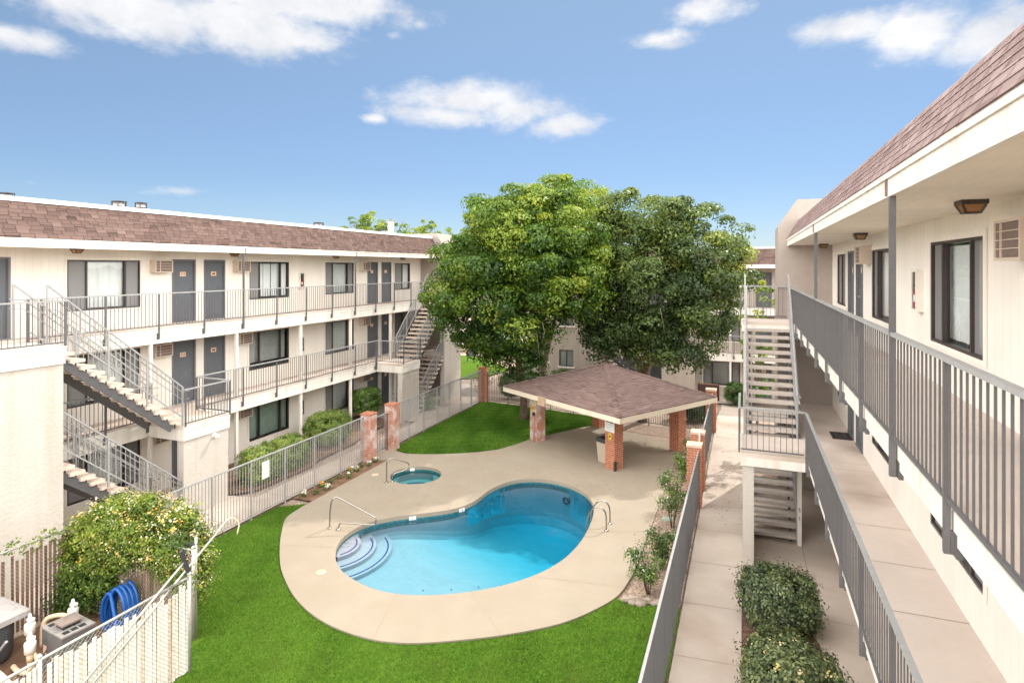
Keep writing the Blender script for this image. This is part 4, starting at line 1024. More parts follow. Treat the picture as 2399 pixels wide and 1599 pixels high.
# left building: faces +x
lm = lambda a, n, z: (-17.6+n, a, z)
lst = {(2, 17.3): 'white', (2, 10.8): 'half', (2, 6.4): 'white', (2, 1.2): 'plain', (1, 17.3): 'white', (1, 10.8): 'dark', (1, 6.4): 'white', (1, 1.2): 'plain', (0, 10.8): 'green', (0, 6.4): 'white', (0, 1.2): 'plain'}
lposts = [11.21-1.61*k for k in (3, 2, 1)]+[11.21+1.61*k for k in range(12)]
LB, lmk, LL, ltop, le1 = building('apartment_building', 'long three storey apartment building on the left with brown shingle mansard roof', lm, True, 4.0, 30.5, 0.0, (-17.6, 17, 0), 2.36, lst,
    posts=lposts[0:], roof_posts=(16.05, 22.48), gaps2=((12.5, 14.12), (24.2, 25.8), (7.6, 9.3), (28.6, 30.45)), gaps3=((7.6, 9.3), (28.6, 30.45)), plates={(2, 15.3): '314', (1, 15.3): '214'})
LS1 = staircase('staircase', 'near staircase of the left building with big plain stucco wall beside it', lmk, (-15.5, 10.8, 0), LL, (12.5, 14.12), (7.5, 9.3), -1, ((12.52, 14.1), (7.5, 9.28)))
LS2 = staircase('staircase', 'far staircase at the end of the left building, half hidden by the tree', lmk, (-15.5, 27, 0), LL, (24.2, 25.8), (28.6, 30.45), 1, ((24.22, 25.78), (28.45, 30.4)))
# right building: faces -x
rm = lambda a, n, z: (2.59-n, a, z)
rst = {}
rposts = [4.98+1.65*k for k in range(-3, 11)]
RB, rmk, RL, rtop, re1 = building('apartment_building', 'apartment building close on the right with wide shaded walkways and shingle mansard roof', rm, False, -1.5, 21.35, ZR, (2.59, 10, ZR), 2.39, rst,
    posts=rposts, roof_posts=(6.62, 13.2), gaps2=((15.2, 16.95), (19.9, 21.3)), gaps3=((19.9, 21.3),), rise=.655, wing_up=.62, wing_in=.07, supports=False, cap=False, beam=.235, shg='shingle_r')
RS = staircase('staircase', 'staircase of the right building rising away above the concrete walk', rmk, (1.9-1.3, 18, ZR), RL, (15.2, 16.95), (19.9, 21.3), 1, ((15.22, 16.9), (19.95, 21.28)), beam=.3, trm='tread_shaded')
# back building: faces -y
bm = lambda a, n, z: (a, 38.7-n, z)
bops = [('win', -2.39, -.25), ('win', 3.2, 5.3), ('door', .6, 1.5), ('door', 1.8, 2.7), ('door', -4.2, -3.3), ('door', -5.6, -4.7), ('win', -8.1, -6.6)]
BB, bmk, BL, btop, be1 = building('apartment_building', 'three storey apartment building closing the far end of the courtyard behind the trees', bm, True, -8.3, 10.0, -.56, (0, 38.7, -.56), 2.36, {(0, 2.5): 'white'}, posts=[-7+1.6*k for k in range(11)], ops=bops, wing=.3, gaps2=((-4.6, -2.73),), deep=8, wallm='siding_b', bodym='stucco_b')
def block():
    mk = bmk; z0 = BL[0]; top = BL[2]+2.9
    a0, a1 = -13.4, -8.31; n = 1.2; holes = [(-11.3, -10.35, z0+1.36, z0+2.44), (-11.3, -10.35, z0+F2F+1.3, z0+F2F+2.4)]
    mb = mk(); ca = [a0, holes[0][0], holes[0][1], a1]; zc = sorted({z0-.3, top}|{h[2] for h in holes}|{h[3] for h in holes})
    for i in range(3):
        for j in range(len(zc)-1):
            x, zz = (ca[i]+ca[i+1])/2, (zc[j]+zc[j+1])/2
            if any(h[0] < x < h[1] and h[2] < zz < h[3] for h in holes): continue
            mb.face([(ca[i], n, zc[j]), (ca[i+1], n, zc[j]), (ca[i+1], n, zc[j+1]), (ca[i], n, zc[j+1])])
    mb.face([(a0, n, z0-.3), (a0, -8, z0-.3), (a0, -8, top), (a0, n, top)]); mb.face([(a1, n, z0-.3), (a1, -8, z0-.3), (a1, -8, top), (a1, n, top)]); mb.face([(a0, n, top), (a1, n, top), (a1, -8, top), (a0, -8, top)])
    mb.face([(a0, -8, z0-.3), (a1, -8, z0-.3), (a1, -8, top), (a0, -8, top)])
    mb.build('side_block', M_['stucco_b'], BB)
    for h in holes:
        mb = mk(); d = n-.1
        mb.box(h[0], h[1], d, n-.02, h[3]-.04, h[3]); mb.box(h[0], h[1], d, n-.02, h[2], h[2]+.04); mb.box(h[0], h[0]+.04, d, n-.02, h[2]+.04, h[3]-.04); mb.box(h[1]-.04, h[1], d, n-.02, h[2]+.04, h[3]-.04); mb.box((h[0]+h[1])/2-.02, (h[0]+h[1])/2+.02, d, n-.02, h[2]+.04, h[3]-.04)
        w = mb.build('window', M_['bronze'], BB)
        mb = mk(); mb.face([(h[0], n-.06, h[3]), (h[1], n-.06, h[3]), (h[1], n-.06, h[2]), (h[0], n-.06, h[2])]); mb.build('pane', M_['glass'], w)
        mb = mk(); mb.box(h[0], h[1], n-.2, n-.18, h[2], h[3]); mb.build('curtain', M_['curtain'], w)
        mb = mk(); mb.box(h[0]-.08, h[1]+.08, n+.001, n+.07, h[2]-.1, h[2]-.002); mb.build('sill', M_['trim'], w)
block()
def back_stairs():
    T = thing('staircase', 'dark staircase of the far building seen behind the right tree trunk', 'staircase', (-5.5, 36.5, BL[0]), 'outdoor staircases'); mk = bmk
    z0, z1 = BL[0], BL[1]; n0, n1 = 1.35, 2.5
    mb = mk(); mb.box(-4.6, -2.73, n0, n1, z1-.15, z1); mb.build('landing', M_['walk'], T)
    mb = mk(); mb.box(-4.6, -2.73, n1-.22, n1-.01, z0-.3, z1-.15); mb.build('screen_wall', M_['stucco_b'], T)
    rail_run(mk, T, -4.6, -2.73, n1+.03, z1, 'landing_railing', posts=[-4.58, -2.75], brk=False)
    mb = mk()
    for nn in (n0+.1, n1-.1): mb.bar((-4.9, nn, z0+.1), (-8.0, nn, z1-.1), .05, .24)
    f = mb.build('flight', M_['dark'], T)
    for i in range(1, 14):
        mb = mk(); a = -4.9-.238*i; z = z0+i*F2F/14; mb.box(a-.26, a+.03, n0, n1, z-.055, z); mb.build('tread', M_['tread'], f)
    for nn in (n0, n1):
        mb = mk(); mb.bar((-4.9, nn, z0+1.0), (-8.0, nn, z1+.95), .03, .03)
        for i in range(26): a = -4.9-3.1*i/25; z = z0+F2F*i/25; mb.box(a-.007, a+.007, nn-.007, nn+.007, z, z+.96)
        mb.build('flight_railing', M_['gray'], f)
back_stairs()
# ------------------------------------------------------------------ fittings on the buildings
def make_ac():
    t = thing('air_conditioner', 'x', 'air conditioner', (0, 0, 0), 'wall air conditioners')
    w, h, d = .31, .2, .26            # faces +x, back against x = 0
    mb = MB(); mb.box(0, d-.02, -w, w, -h, h); mb.box(d-.02, d, -w, w, h-.03, h); mb.box(d-.02, d, -w, w, -h, -h+.03); mb.box(d-.02, d, -w, -w+.03, -h+.03, h-.03); mb.box(d-.02, d, w-.03, w, -h+.03, h-.03)
    c = mb.build('casing', M_['acbeige'], t)
    mb = MB(); mb.box(d-.018, d-.012, -w+.031, w-.031, -h+.031, h-.031); mb.build('coil_grille', pmat('coil_grille', (.22, .165, .14), (.17, .125, .11), 30, .6), t)
    mb = MB()
    for z in (-.085, 0, .085): mb.box(d-.011, d+.004, -w+.031, w-.031, z-.005, z+.005)
    mb.box(d-.011, d+.003, -.15, -.125, -h+.031, h-.031); mb.build('guard_bars', M_['acbeige'], t)
    return t
ac0 = make_ac()
acs = [(-17.6, 13.81, 7.29, 0, 'beige air conditioner left of door 314 on the top floor of the left building'),
       (-17.6, 17.1, 7.29, 0, 'top floor air conditioner behind the tall post in the middle of the left building'),
       (-17.6, 24.85, 7.29, 0, 'top floor air conditioner nearest the tree on the left building'),
       (-17.6, 13.81, 4.59, 0, 'air conditioner left of door 214 on the middle floor of the left building'),
       (-17.6, 17.2, 4.59, 0, 'middle floor air conditioner left of the dark bare window, beside a white post'),
       (-17.6, 24.85, 4.59, 0, 'middle floor air conditioner near the far staircase of the left building'),
       (-17.6, 17.2, 1.85, 0, 'ground floor air conditioner left of the green blinds window'),
       (-17.6, 24.85, 1.85, 0, 'ground floor air conditioner above the round bush'),
       (-17.6, 13.81, 1.85, 0, 'ground floor air conditioner seen between the stucco wall and the post'),
       (2.59, 7.05, 7.53, math.pi, 'large close air conditioner at the right edge beside the wide window'),
       (2.59, 15.25, 7.53, math.pi, 'small looking air conditioner beside the doors on the right building')]
for i, (x, y, z, rz, lb) in enumerate(acs):
    if i == 0: ac0.location = (x, y, z); ac0['label'] = lb
    else: copy_tree(ac0, None, (x, y, z), rz, lb)

def make_lamp():
    t = thing('porch_light', 'x', 'ceiling light', (0, 0, 0), 'porch lights under the eaves'); t.scale = (.8, .8, .85)
    def fr(mb, a, b, z0, z1): mb.hexa((-a, -a, z0), (a, -a, z0), (a, a, z0), (-a, a, z0), (-b, -b, z1), (b, -b, z1), (b, b, z1), (-b, b, z1))
    mb = MB(); mb.box(-.15, .15, -.15, .15, -.055, -.001)
    for sx in (-1, 1):
        for sy in (-1, 1): mb.bar((sx*.13, sy*.13, -.055), (sx*.085, sy*.085, -.15), .022, .022)
    mb.box(-.095, .095, -.095, .095, -.165, -.148); mb.build('lamp_frame', M_['bronze'], t)
    mb = MB(); fr(mb, .08, .125, -.147, -.056); mb.build('lens', M_['amber'], t); return t
lp0 = make_lamp()
lz = rtop-.001; lzl = ltop-.001
for i, (x, y, z, lb) in enumerate([(2.22, 7.62, lz, 'largest amber porch light, close under the right eave'), (2.22, 14.1, lz, 'middle amber porch light under the right eave'), (2.22, 20.3, lz, 'farthest porch light under the right eave, against the end wall'),
        (-17.0, 10.9, lzl, 'porch light under the left eave above the wide curtained window'), (-17.0, 16.3, lzl, 'porch light under the left eave behind the rusty bracket of a post'), (-17.0, 22.0, lzl, 'porch light under the left eave left of the second tall post'), (-17.0, 27.6, lzl, 'porch light under the left eave nearest the tree')]):
    if i == 0: lp0.location = (x, y, z); lp0['label'] = lb
    else: copy_tree(lp0, None, (x, y, z), None, lb)

def make_cab():
    t = thing('extinguisher_cabinet', 'x', 'fire cabinet', (0, 0, 0), 'fire extinguisher cabinets')
    mb = MB()
    mb.box(.0, .11, -.14, -.11, -.33, .33); mb.box(.0, .11, .11, .14, -.33, .33); mb.box(0, .11, -.11, .11, .29, .33); mb.box(0, .11, -.11, .11, -.33, -.29); mb.box(0, .012, -.11, .11, -.29, .29)
    mb.build('cabinet_frame', M_['trim'], t)
    mb = MB(); mb.box(.013, .02, -.108, .108, -.288, .288); mb.build('back_panel', M_['bronze'], t)
    mb = MB(); mb.face([(.1, -.11, -.29), (.1, .11, -.29), (.1, .11, .29), (.1, -.11, .29)]); mb.build('glass_front', M_['glass'], t)
    mb = MB(); mb.lathe((.06, 0, -.27), [(.045, 0), (.048, .02), (.048, .25), (.03, .31), (.015, .33)], 12); e = mb.build('extinguisher', M_['red'], t)
    mb = MB(); mb.lathe((.06, 0, -.18), [(.0485, 0), (.0485, .11)], 12); mb.build('paper_label', M_['white'], e)
    mb = MB(); mb.box(.04, .09, -.015, .03, .06, .09); mb.tube([(.06, .02, .07), (.07, .06, .04), (.07, .065, -.1)], .008, 6); mb.build('valve', M_['black'], e)
    return t
cb0 = make_cab()
for i, (x, y, z, rz, lb) in enumerate([(-17.6, 20.4, 6.7, 0, 'extinguisher cabinet on the top floor wall of the left building'), (-17.6, 20.4, 3.98, 0, 'extinguisher cabinet on the middle floor of the left building, beside a white post'),
        (-17.6, 20.4, 1.3, 0, 'extinguisher cabinet at ground level behind the shrubs of the left building'), (2.59, 11.1, 6.9, math.pi, 'close extinguisher cabinet on the right building wall')]):
    if i == 0: cb0.location = (x, y, z); cb0['label'] = lb
    else: copy_tree(cb0, None, (x, y, z), rz, lb)
t = thing('security_camera', 'white dome camera on the stucco wall of the near left staircase', 'camera', (-14.96, 13.56, 2.2))
mb = MB(); mb.box(-14.96, -14.93, 13.5, 13.62, 2.14, 2.26); mb.tube([(-14.93, 13.56, 2.2), (-14.84, 13.56, 2.2)], .03, 8); mb.build('bracket', M_['white'], t)
mb = MB(); mb.lathe((-14.82, 13.56, 2.12), [(.02, -.02), (.06, 0), (.075, .05), (.065, .1), (.03, .12)], 14); mb.build('dome', M_['white'], t)
t = thing('door_mat', 'dark door mat on the middle walkway of the right building', 'door mat', (2.3, 17.6, RL[1]))
mb = MB(); mb.box(2.1, 2.55, 17.25, 17.95, RL[1]+.002, RL[1]+.016); mb.build('mat_body', M_['mat'], t)
mb = MB(); mb.box(2.17, 2.3, 17.32, 17.88, RL[1]+.017, RL[1]+.019); mb.box(2.35, 2.48, 17.32, 17.88, RL[1]+.017, RL[1]+.019); mb.build('mat_pattern', M_['black'], t)
# scored joints of the right middle walkway
mb = MB()
for y in (4.2, 5.6, 7.0, 8.9, 10.3, 11.7, 13.2, 14.7): jl((1.37, y), (2.588, y+.02), RL[1]+.003, .012)
struct(mb.build('walkway_joints', M_['joint']), 'joints scored across the right walkway', 'walkway joints')
# roof vents of the left building
def vent(name, label, x, y, z0, z1, r, cap, mat):
    t = thing(name, label, 'roof vent', (x, y, z0), 'roof vents on the left building')
    mb = MB(); mb.lathe((x, y, z0), [(r*.7, 0), (r*.7, z1-z0-.06)], 12); mb.build('pipe', M_[mat], t)
    mb = MB(); mb.lathe((x, y, z1-.2), [(r, 0), (r, .03)], 14); mb.lathe((x, y, z1-.03), [(r, 0), (r, .03), (.02, .05)], 14)
    for a in range(6): mb.bar((x+r*.95*math.cos(a*1.047+.3), y+r*.95*math.sin(a*1.047+.3), z1-.18), (x+r*.95*math.cos(a*1.047+.3), y+r*.95*math.sin(a*1.047+.3), z1-.02), .02, .02)
    mb.build('cap', M_['dark' if cap else 'graylt'], t)
for y, z, r, lb in ((14.2, 9.52, .24, 'squat metal roof vent on the left roof, left one of the close pair'), (15.0, 9.55, .2, 'pale metal roof vent on the left roof, right one of the close pair'), (24.5, 9.5, .26, 'dark capped roof vent standing where the background tree begins'),
        (30.4, 9.5, .26, 'low vent just left of the tall white flue'), (10.85, 9.42, .2, 'tiny vent top showing over the left end of the roof')): vent('roof_vent', lb, -20, y, 8.8, z, r, 1, 'galv')
vent('flue_pipe', 'tall white flue pipe on the left roof in front of the background tree', -20, 31.1, 8.8, 10.1, .26, 0, 'white')

# ------------------------------------------------------------------ fences and brick pillars
def fence(name, label, p, q, zf, h=1.62, step=.105, post=1.32, group='metal picket fences', t=.0075, mat='gray', gate=False, tilt=0):
    p = Vector(p); q = Vector(q); d = q-p; l = d.length; d /= l
    T = thing(name, label, 'gate' if gate else 'fence', (p.x, p.y, zf(p.x, p.y)), group)
    Z = lambda s: zf(*(p+d*s))
    n = max(2, int(round(l/post))) if not gate else 1
    mb = MB()
    for k in range(n):
        s0, s1 = l*k/n, l*(k+1)/n; a = p+d*s0; b = p+d*s1; m = max(2, int(round((s1-s0)/step)))
        mb.bar((a.x, a.y, Z(s0)+.1), (b.x, b.y, Z(s1)+.1), .022, .025)
        for i in range(1, m):
            c = a.lerp(b, i/m); s = s0+(s1-s0)*i/m; z = Z(s)
            mb.bar((c.x, c.y, z+.1), (c.x+R.uniform(-.003, .003), c.y+R.uniform(-.003, .003), z+h-.02), t*2, t*2, up=(d.x, d.y, 0))
    mb.build('picket_panel', M_[mat], T)
    mb = MB()
    for k in range(n):
        a = p+d*l*k/n; b = p+d*l*(k+1)/n; mb.bar((a.x, a.y, Z(l*k/n)+h), (b.x, b.y, Z(l*(k+1)/n)+h), .042, .035)
    mb.build('top_rail', M_['graylt'], T)
    for k in range(n+1):
        a = p+d*l*k/n; mb = MB(); mb.bar((a.x, a.y, Z(l*k/n)-.05), (a.x, a.y, Z(l*k/n)+h-.02), .04, .04, up=(d.x, d.y, 0)); mb.build('post', M_[mat], T)
    if gate:
        mb = MB(); c = p+d*(l*.1); mb.box(c.x-.04, c.x+.06, c.y-.05, c.y+.05, Z(0)+.95, Z(0)+1.1); mb.build('latch', M_['galv'], T)
    return T
zl = lambda x, y: 0.03
fence('picket_fence', 'long gray picket fence from the equipment yard to the left gate pillar', (-13.2, 9.2), (-13.2, 18.68), zl, 1.66, mat='graylt')
fence('picket_fence', 'gray picket fence along the left path beyond the left gate', (-13.2, 20.68), (-13.2, 29.3), zl, 1.68, mat='graylt')
fence('pool_gate', 'narrow gray picket gate between two brick pillars on the left', (-13.18, 19.13), (-13.18, 20.23), lambda x, y: .06, 1.45, gate=True, group='pool gates')
zr_ = lambda x, y: zg(-1.2, y)+.01
fence('picket_fence', 'close gray picket fence beside the right walk, seen almost end on', (-1.28, 5.0), (-1.28, 18.4), zr_, 1.66)
fence('picket_fence', 'gray picket fence beside the right walk beyond the right gate', (-1.3, 20.35), (-1.3, 27.05), zr_, 1.66)
fence('picket_fence', 'gray picket fence across the back of the pool yard', (-12.9, 29.55), (-1.6, 27.4), lambda x, y: zg(-4, y)+.02, 1.6)
T = thing('pool_gate', 'open gray gate leaf with a white latch post between the right brick pillars', 'gate', (-1.42, 19.85, ZR), 'pool gates')
mb = MB(); mb.box(-1.36, -1.32, 19.78, 19.82, ZR+.1, ZR+1.95); mb.build('latch_post', M_['white'], T)
mb = MB(); mb.box(-1.31, -1.29, 18.9, 19.77, ZR+1.5, ZR+1.53); mb.box(-1.31, -1.29, 18.9, 19.77, ZR+.12, ZR+.15)
for i in range(9): mb.box(-1.306, -1.292, 18.9+i*.105, 18.914+i*.105, ZR+.15, ZR+1.5)
mb.build('picket_panel', M_['gray'], T)
def pillar(label, x, y, z, h, mat='brick', w=.42, capm=None):
    T = thing('brick_pillar', label, 'brick pillar', (x, y, z), 'brick pillars of the pool fence')
    mb = MB(); mb.box(x-w/2, x+w/2, y-w/2, y+w/2, z-.1, z+h-.075); mb.build('shaft', M_[mat], T)
    mb = MB(); mb.box(x-w/2-.012, x+w/2+.012, y-w/2-.012, y+w/2+.012, z+h-.074, z+h); mb.build('cap', capm or M_['brick'], T)
    return T
pillar('lime stained brick pillar on the near side of the left gate', -13.12, 18.9, 0, 1.82, 'brickp')
pillar('lime stained brick pillar on the far side of the left gate', -13.1, 20.46, 0, 1.84, 'brickp')
pillar('brick pillar at the far left corner of the pool fence', -13.15, 29.5, 0, 1.87)
palecap = pmat('pale_cap', (.62, .46, .36), (.55, .38, .29), 12, .9)
pillar('brick pillar with pale cap on the near side of the right gate', -1.4, 18.62, ZR, 1.84, capm=palecap)
pillar('brick pillar with pale cap on the far side of the right gate', -1.4, 20.1, ZR, 1.84, capm=palecap)
pillar('brick pillar at the far right corner of the pool fence', -1.36, 27.25, ZR, 1.84, capm=palecap)
t = thing('blank_sign', 'blank white sign plate hung on the left picket fence', 'sign', (-13.16, 13.78, 1.3))
mb = MB(); mb.box(-13.165, -13.155, 13.63, 13.92, 1.05, 1.55); mb.build('plate', pmat('sign_back', (.66, .66, .66), (.6, .6, .61), 3, .5), t)
mb = MB()
for z in (1.15, 1.46): mb.box(-13.195, -13.166, 13.76, 13.79, z-.01, z+.01)
mb.build('cable_tie', M_['black'], t)

# ------------------------------------------------------------------ pavilion
GC = Vector((-5.28, 24.06)); GU = Vector((.53, .848)); GV = Vector((-.848, .53))
gx_ = lambda p, q, z: (GC.x+GU.x*p+GV.x*q, GC.y+GU.y*p+GV.y*q, z)
gmk = lambda: MB(gx_)
gz = thing('pavilion', 'open brick pillared pavilion with a brown shingle hip roof', 'pavilion', (GC.x, GC.y, DZ))
hu, hv, ze, za = 2.73, 3.32, 2.2, 3.33
mb = gmk()
cs = [(-hu, -hv), (hu, -hv), (hu, hv), (-hu, hv)]
for i in range(4):
    a, b = cs[i], cs[(i+1) % 4]
    mb.face([(*a, ze-.012), (*b, ze-.012), (0, 0, za-.012)], .1)
    shingle_rows(mb, (*a, ze), (*b, ze), (0, 0, za), (0, 0, za), .135, .28, .012)
for c in cs:       # hip caps
    n = 24
    for k in range(n):
        p = Vector((c[0], c[1], ze)).lerp(Vector((0, 0, za)), k/n); q = Vector((c[0], c[1], ze)).lerp(Vector((0, 0, za)), min(1, (k+1.3)/n))
        d = (q-p).normalized(); s = d.cross(Vector((0, 0, 1))).normalized()*.11
        tn = min(1, max(0, R.gauss(.42, .16)))
        mb.face([tuple(p-s+Vector((0, 0, .012))), tuple(p+Vector((0, 0, .05))), tuple(q+Vector((0, 0, .03))), tuple(q-s+Vector((0, 0, -.004)))], tn); mb.face([tuple(p+Vector((0, 0, .05))), tuple(p+s+Vector((0, 0, .012))), tuple(q+s+Vector((0, 0, -.004))), tuple(q+Vector((0, 0, .03)))], tn)
        mb.face([tuple(p-s), tuple(p+s), tuple(p+Vector((0, 0, .05)))], .1)
rf = mb.build('roof', M_['shingle_g'], gz)
mb = gmk()
mb.box(-hu+.02, hu-.02, -hv-.015, -hv+.02, ze-.20, ze-.016); mb.box(-hu+.02, hu-.02, hv-.02, hv+.015, ze-.20, ze-.016); mb.box(-hu-.015, -hu+.019, -hv-.014, hv+.014, ze-.201, ze-.016); mb.box(hu-.019, hu+.015, -hv-.014, hv+.014, ze-.201, ze-.016)
mb.build('fascia', M_['cream'], rf)
mb = gmk(); mb.face([(-hu+.02, -hv+.02, ze-.1), (hu-.02, -hv+.02, ze-.1), (hu-.02, hv-.02, ze-.1), (-hu+.02, hv-.02, ze-.1)]); mb.build('ceiling', M_['cream'], rf)
mb = gmk(); mb.hexa((-.15, -hv-.06, ze-.3), (.35, -hv-.06, ze-.3), (.35, -hv-.03, ze-.3), (-.15, -hv-.03, ze-.3), (-.2, -hv-.03, ze+.02), (.3, -hv-.03, ze+.02), (.3, -hv-.016, ze+.02), (-.2, -hv-.016, ze+.02))
bp = MB(gx_); bp.hexa((-hu-.07, .55, ze-.33), (-hu-.04, .55, ze-.33), (-hu-.04, 1.0, ze-.33), (-hu-.07, 1.0, ze-.33), (-hu-.03, .5, ze+.015), (-hu-.017, .5, ze+.015), (-hu-.017, .95, ze+.015), (-hu-.03, .95, ze+.015)); bp.build('loose_board', pmat('loose_board', (.42, .31, .2), (.36, .26, .17), 6, .85), rf)
for i, (p, q) in enumerate(((-1.8, -2.18), (1.8, -2.18), (1.8, 2.18), (-1.8, 2.18))):
    mb = gmk(); mb.box(p-.225, p+.225, q-.225, q+.225, .0, ze-.1)
    cl = mb.build('column', M_['brickp'] if i == 3 else M_['brick'], gz)
    if i == 3: cl['label'] = 'lime stained brick column'
    mb = gmk(); mb.box(p-.21, p+.21, q-.21, q+.21, -.02, .0); mb.build('base_mortar', M_['joint'], cl)
# signs on the pavilion columns
t = thing('rules_sign', 'white rules sign with a red and black heading on the front brick column', 'sign', tuple(gx_(-2.03, -2.18, 1.6)))
mb = gmk(); mb.box(-2.045, -2.03, -2.42, -1.96, 1.38, 1.98); pl = mb.build('plate', M_['white'], t)
mb = gmk(); mb.box(-2.05, -2.046, -2.2, -2.0, 1.71, 1.755); mb.build('heading_red', M_['red'], pl)
mb = gmk(); mb.box(-2.05, -2.046, -2.38, -2.21, 1.705, 1.75); mb.build('heading_black', M_['black'], pl)
mb = gmk()
for k, z in enumerate((1.93, 1.89, 1.85, 1.66, 1.62, 1.57, 1.52, 1.47, 1.43)): mb.box(-2.0495, -2.046, -2.38+.02*(k % 3), -2.0-.03*(k % 2), z, z+.012)
mb.build('faint_text', pmat('faint_print', (.55, .6, .6), None, 9, .6), pl)
for p, q, lb, zz in ((-2.03, -2.2, 'small yellow notice under the rules sign on the front brick column', 1.2), (-2.03, 2.2, 'small yellow notice on the lime stained brick column', 1.37)):
    t = thing('yellow_notice', lb, 'sign', tuple(gx_(p, q, zz)), 'yellow notices')
    mb = gmk(); mb.box(p-.008, p+.0, q-.065, q+.065, zz-.1, zz+.13); pl = mb.build('plate', M_['yellow'], t)
    mb = gmk(); mb.box(p-.011, p-.0085, q-.035, q+.035, zz-.02, zz+.06); mb.build('emblem', M_['ink'], pl)
t = thing('notice_board', 'cream board fixed high on the lime stained brick column', 'sign', tuple(gx_(-2.03, 2.18, 1.8)))
mb = gmk(); mb.box(-2.045, -2.028, 1.96, 2.41, 1.5, 2.0); mb.build('plate', M_['cream'], t)
t = thing('outlet_conduit', 'thin conduit with a small box running up the lime stained brick column', 'conduit', tuple(gx_(-2.03, 2.1, DZ)))
mb = gmk(); mb.tube([(-2.05, 2.12, .04), (-2.05, 2.12, 1.1)], .018, 6); mb.build('pipe', M_['graylt'], t); mb = gmk(); mb.box(-2.09, -2.026, 2.06, 2.18, 1.1, 1.24); mb.build('box', M_['dark'], t)
t = thing('tap_box', 'small dark tap box low on the corner of the front brick column', 'tap', tuple(gx_(-1.95, -2.42, DZ)))
mb = gmk(); mb.box(-2.07, -1.97, -2.47, -2.41, .04, .38); mb.build('box', M_['bronze'], t); mb = gmk(); mb.tube([(-1.95, -2.44, .3), (-1.88, -2.46, .3)], .018, 6); mb.build('spout', M_['dark'], t)
bx_, by_ = -4.83, 21.98
t = thing('trash_bin', 'beige trash bin with dark rim behind the front pavilion column', 'trash bin', (bx_, by_, DZ))
mb = MB(gx_); cbx = ((bx_-GC.x)*GU.x+(by_-GC.y)*GU.y, (bx_-GC.x)*GV.x+(by_-GC.y)*GV.y); p, q = cbx
mb.hexa((p-.19, q-.19, .04), (p+.19, q-.19, .04), (p+.19, q+.19, .04), (p-.19, q+.19, .04), (p-.24, q-.24, .78), (p+.24, q-.24, .78), (p+.24, q+.24, .78), (p-.24, q+.24, .78)); mb.build('bin_body', M_['bin'], t)
mb = MB(gx_); mb.box(p-.25, p+.25, q-.25, q-.19, .781, .93); mb.box(p-.25, p+.25, q+.19, q+.25, .781, .93); mb.box(p-.25, p-.19, q-.189, q+.189, .781, .93); mb.box(p+.19, p+.25, q-.189, q+.189, .781, .93); mb.build('bin_rim', M_['dark'], t)
# ------------------------------------------------------------------ trees
def tree(name, label, base, trunk, limbs, lobes, size, clumps=13, per=70, crad=.33, group='courtyard trees', mat='leaf', tone=.42, var=.17, r0=.2, twigs=0, zmin=None, drp=.3):
    T = thing(name, label, 'tree', base, group)
    mb = MB(); limb(mb, trunk, r0, r0*.55)
    for pts, a, b in limbs: limb(mb, pts, a, b, 7)
    mb.build('trunk', M_['barktree'], T)
    cr = foliage('crown', M_[mat], T, size, .56, lobes=lobes, clumps=clumps, per=per, crad=crad, tone_base=tone, tone_var=var, droop=drp, zmin=zmin, dome=.3, jit=.12)
    if twigs:
        mb = MB()
        for _ in range(twigs):
            lb = R.choice(lobes); c = Vector(lb[:3]); d = Vector((R.uniform(-1, 1), R.uniform(-1, .2), R.uniform(-1, .1))).normalized()
            p = c+Vector((d.x*lb[3], d.y*lb[4], d.z*lb[5]))*.8; q = p+Vector((R.uniform(-.3, .3), R.uniform(-.3, .3), -R.uniform(.5, 1.1)))
            mb.tube([p, p.lerp(q, .5)+Vector((R.uniform(-.1, .1), R.uniform(-.1, .1), 0)), q], [.012, .008, .004], 4)
        mb.build('dry_twigs', M_['twig'], T)['kind'] = 'stuff'
    return T
# left tree: trunk stands in the middle lawn, crown lobes scaled about the camera, towards the pool
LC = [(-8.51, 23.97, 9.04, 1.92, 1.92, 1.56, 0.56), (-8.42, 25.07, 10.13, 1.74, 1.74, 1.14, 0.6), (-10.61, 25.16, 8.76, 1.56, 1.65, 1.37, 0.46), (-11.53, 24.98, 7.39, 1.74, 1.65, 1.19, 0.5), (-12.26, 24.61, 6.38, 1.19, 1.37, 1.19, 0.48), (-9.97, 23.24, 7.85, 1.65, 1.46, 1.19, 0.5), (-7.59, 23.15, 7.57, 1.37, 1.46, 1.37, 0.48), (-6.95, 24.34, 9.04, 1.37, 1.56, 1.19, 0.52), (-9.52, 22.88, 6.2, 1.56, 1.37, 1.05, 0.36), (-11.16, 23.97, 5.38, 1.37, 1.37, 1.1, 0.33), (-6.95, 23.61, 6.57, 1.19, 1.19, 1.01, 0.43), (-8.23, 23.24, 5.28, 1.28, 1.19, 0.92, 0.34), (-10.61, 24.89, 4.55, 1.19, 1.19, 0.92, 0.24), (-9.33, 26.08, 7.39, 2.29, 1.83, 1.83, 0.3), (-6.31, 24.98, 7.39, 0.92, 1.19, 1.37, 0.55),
      (-10.4, 25.3, 4.2, 1.3, 1.1, 1.0, .32), (-11.7, 25.4, 4.2, 1.0, 1.0, .85, .3), (-9.0, 25.6, 3.6, .8, .8, 1.0, .25), (-6.6, 25.6, 5.9, 1.0, 1.0, 1.1, .4)]
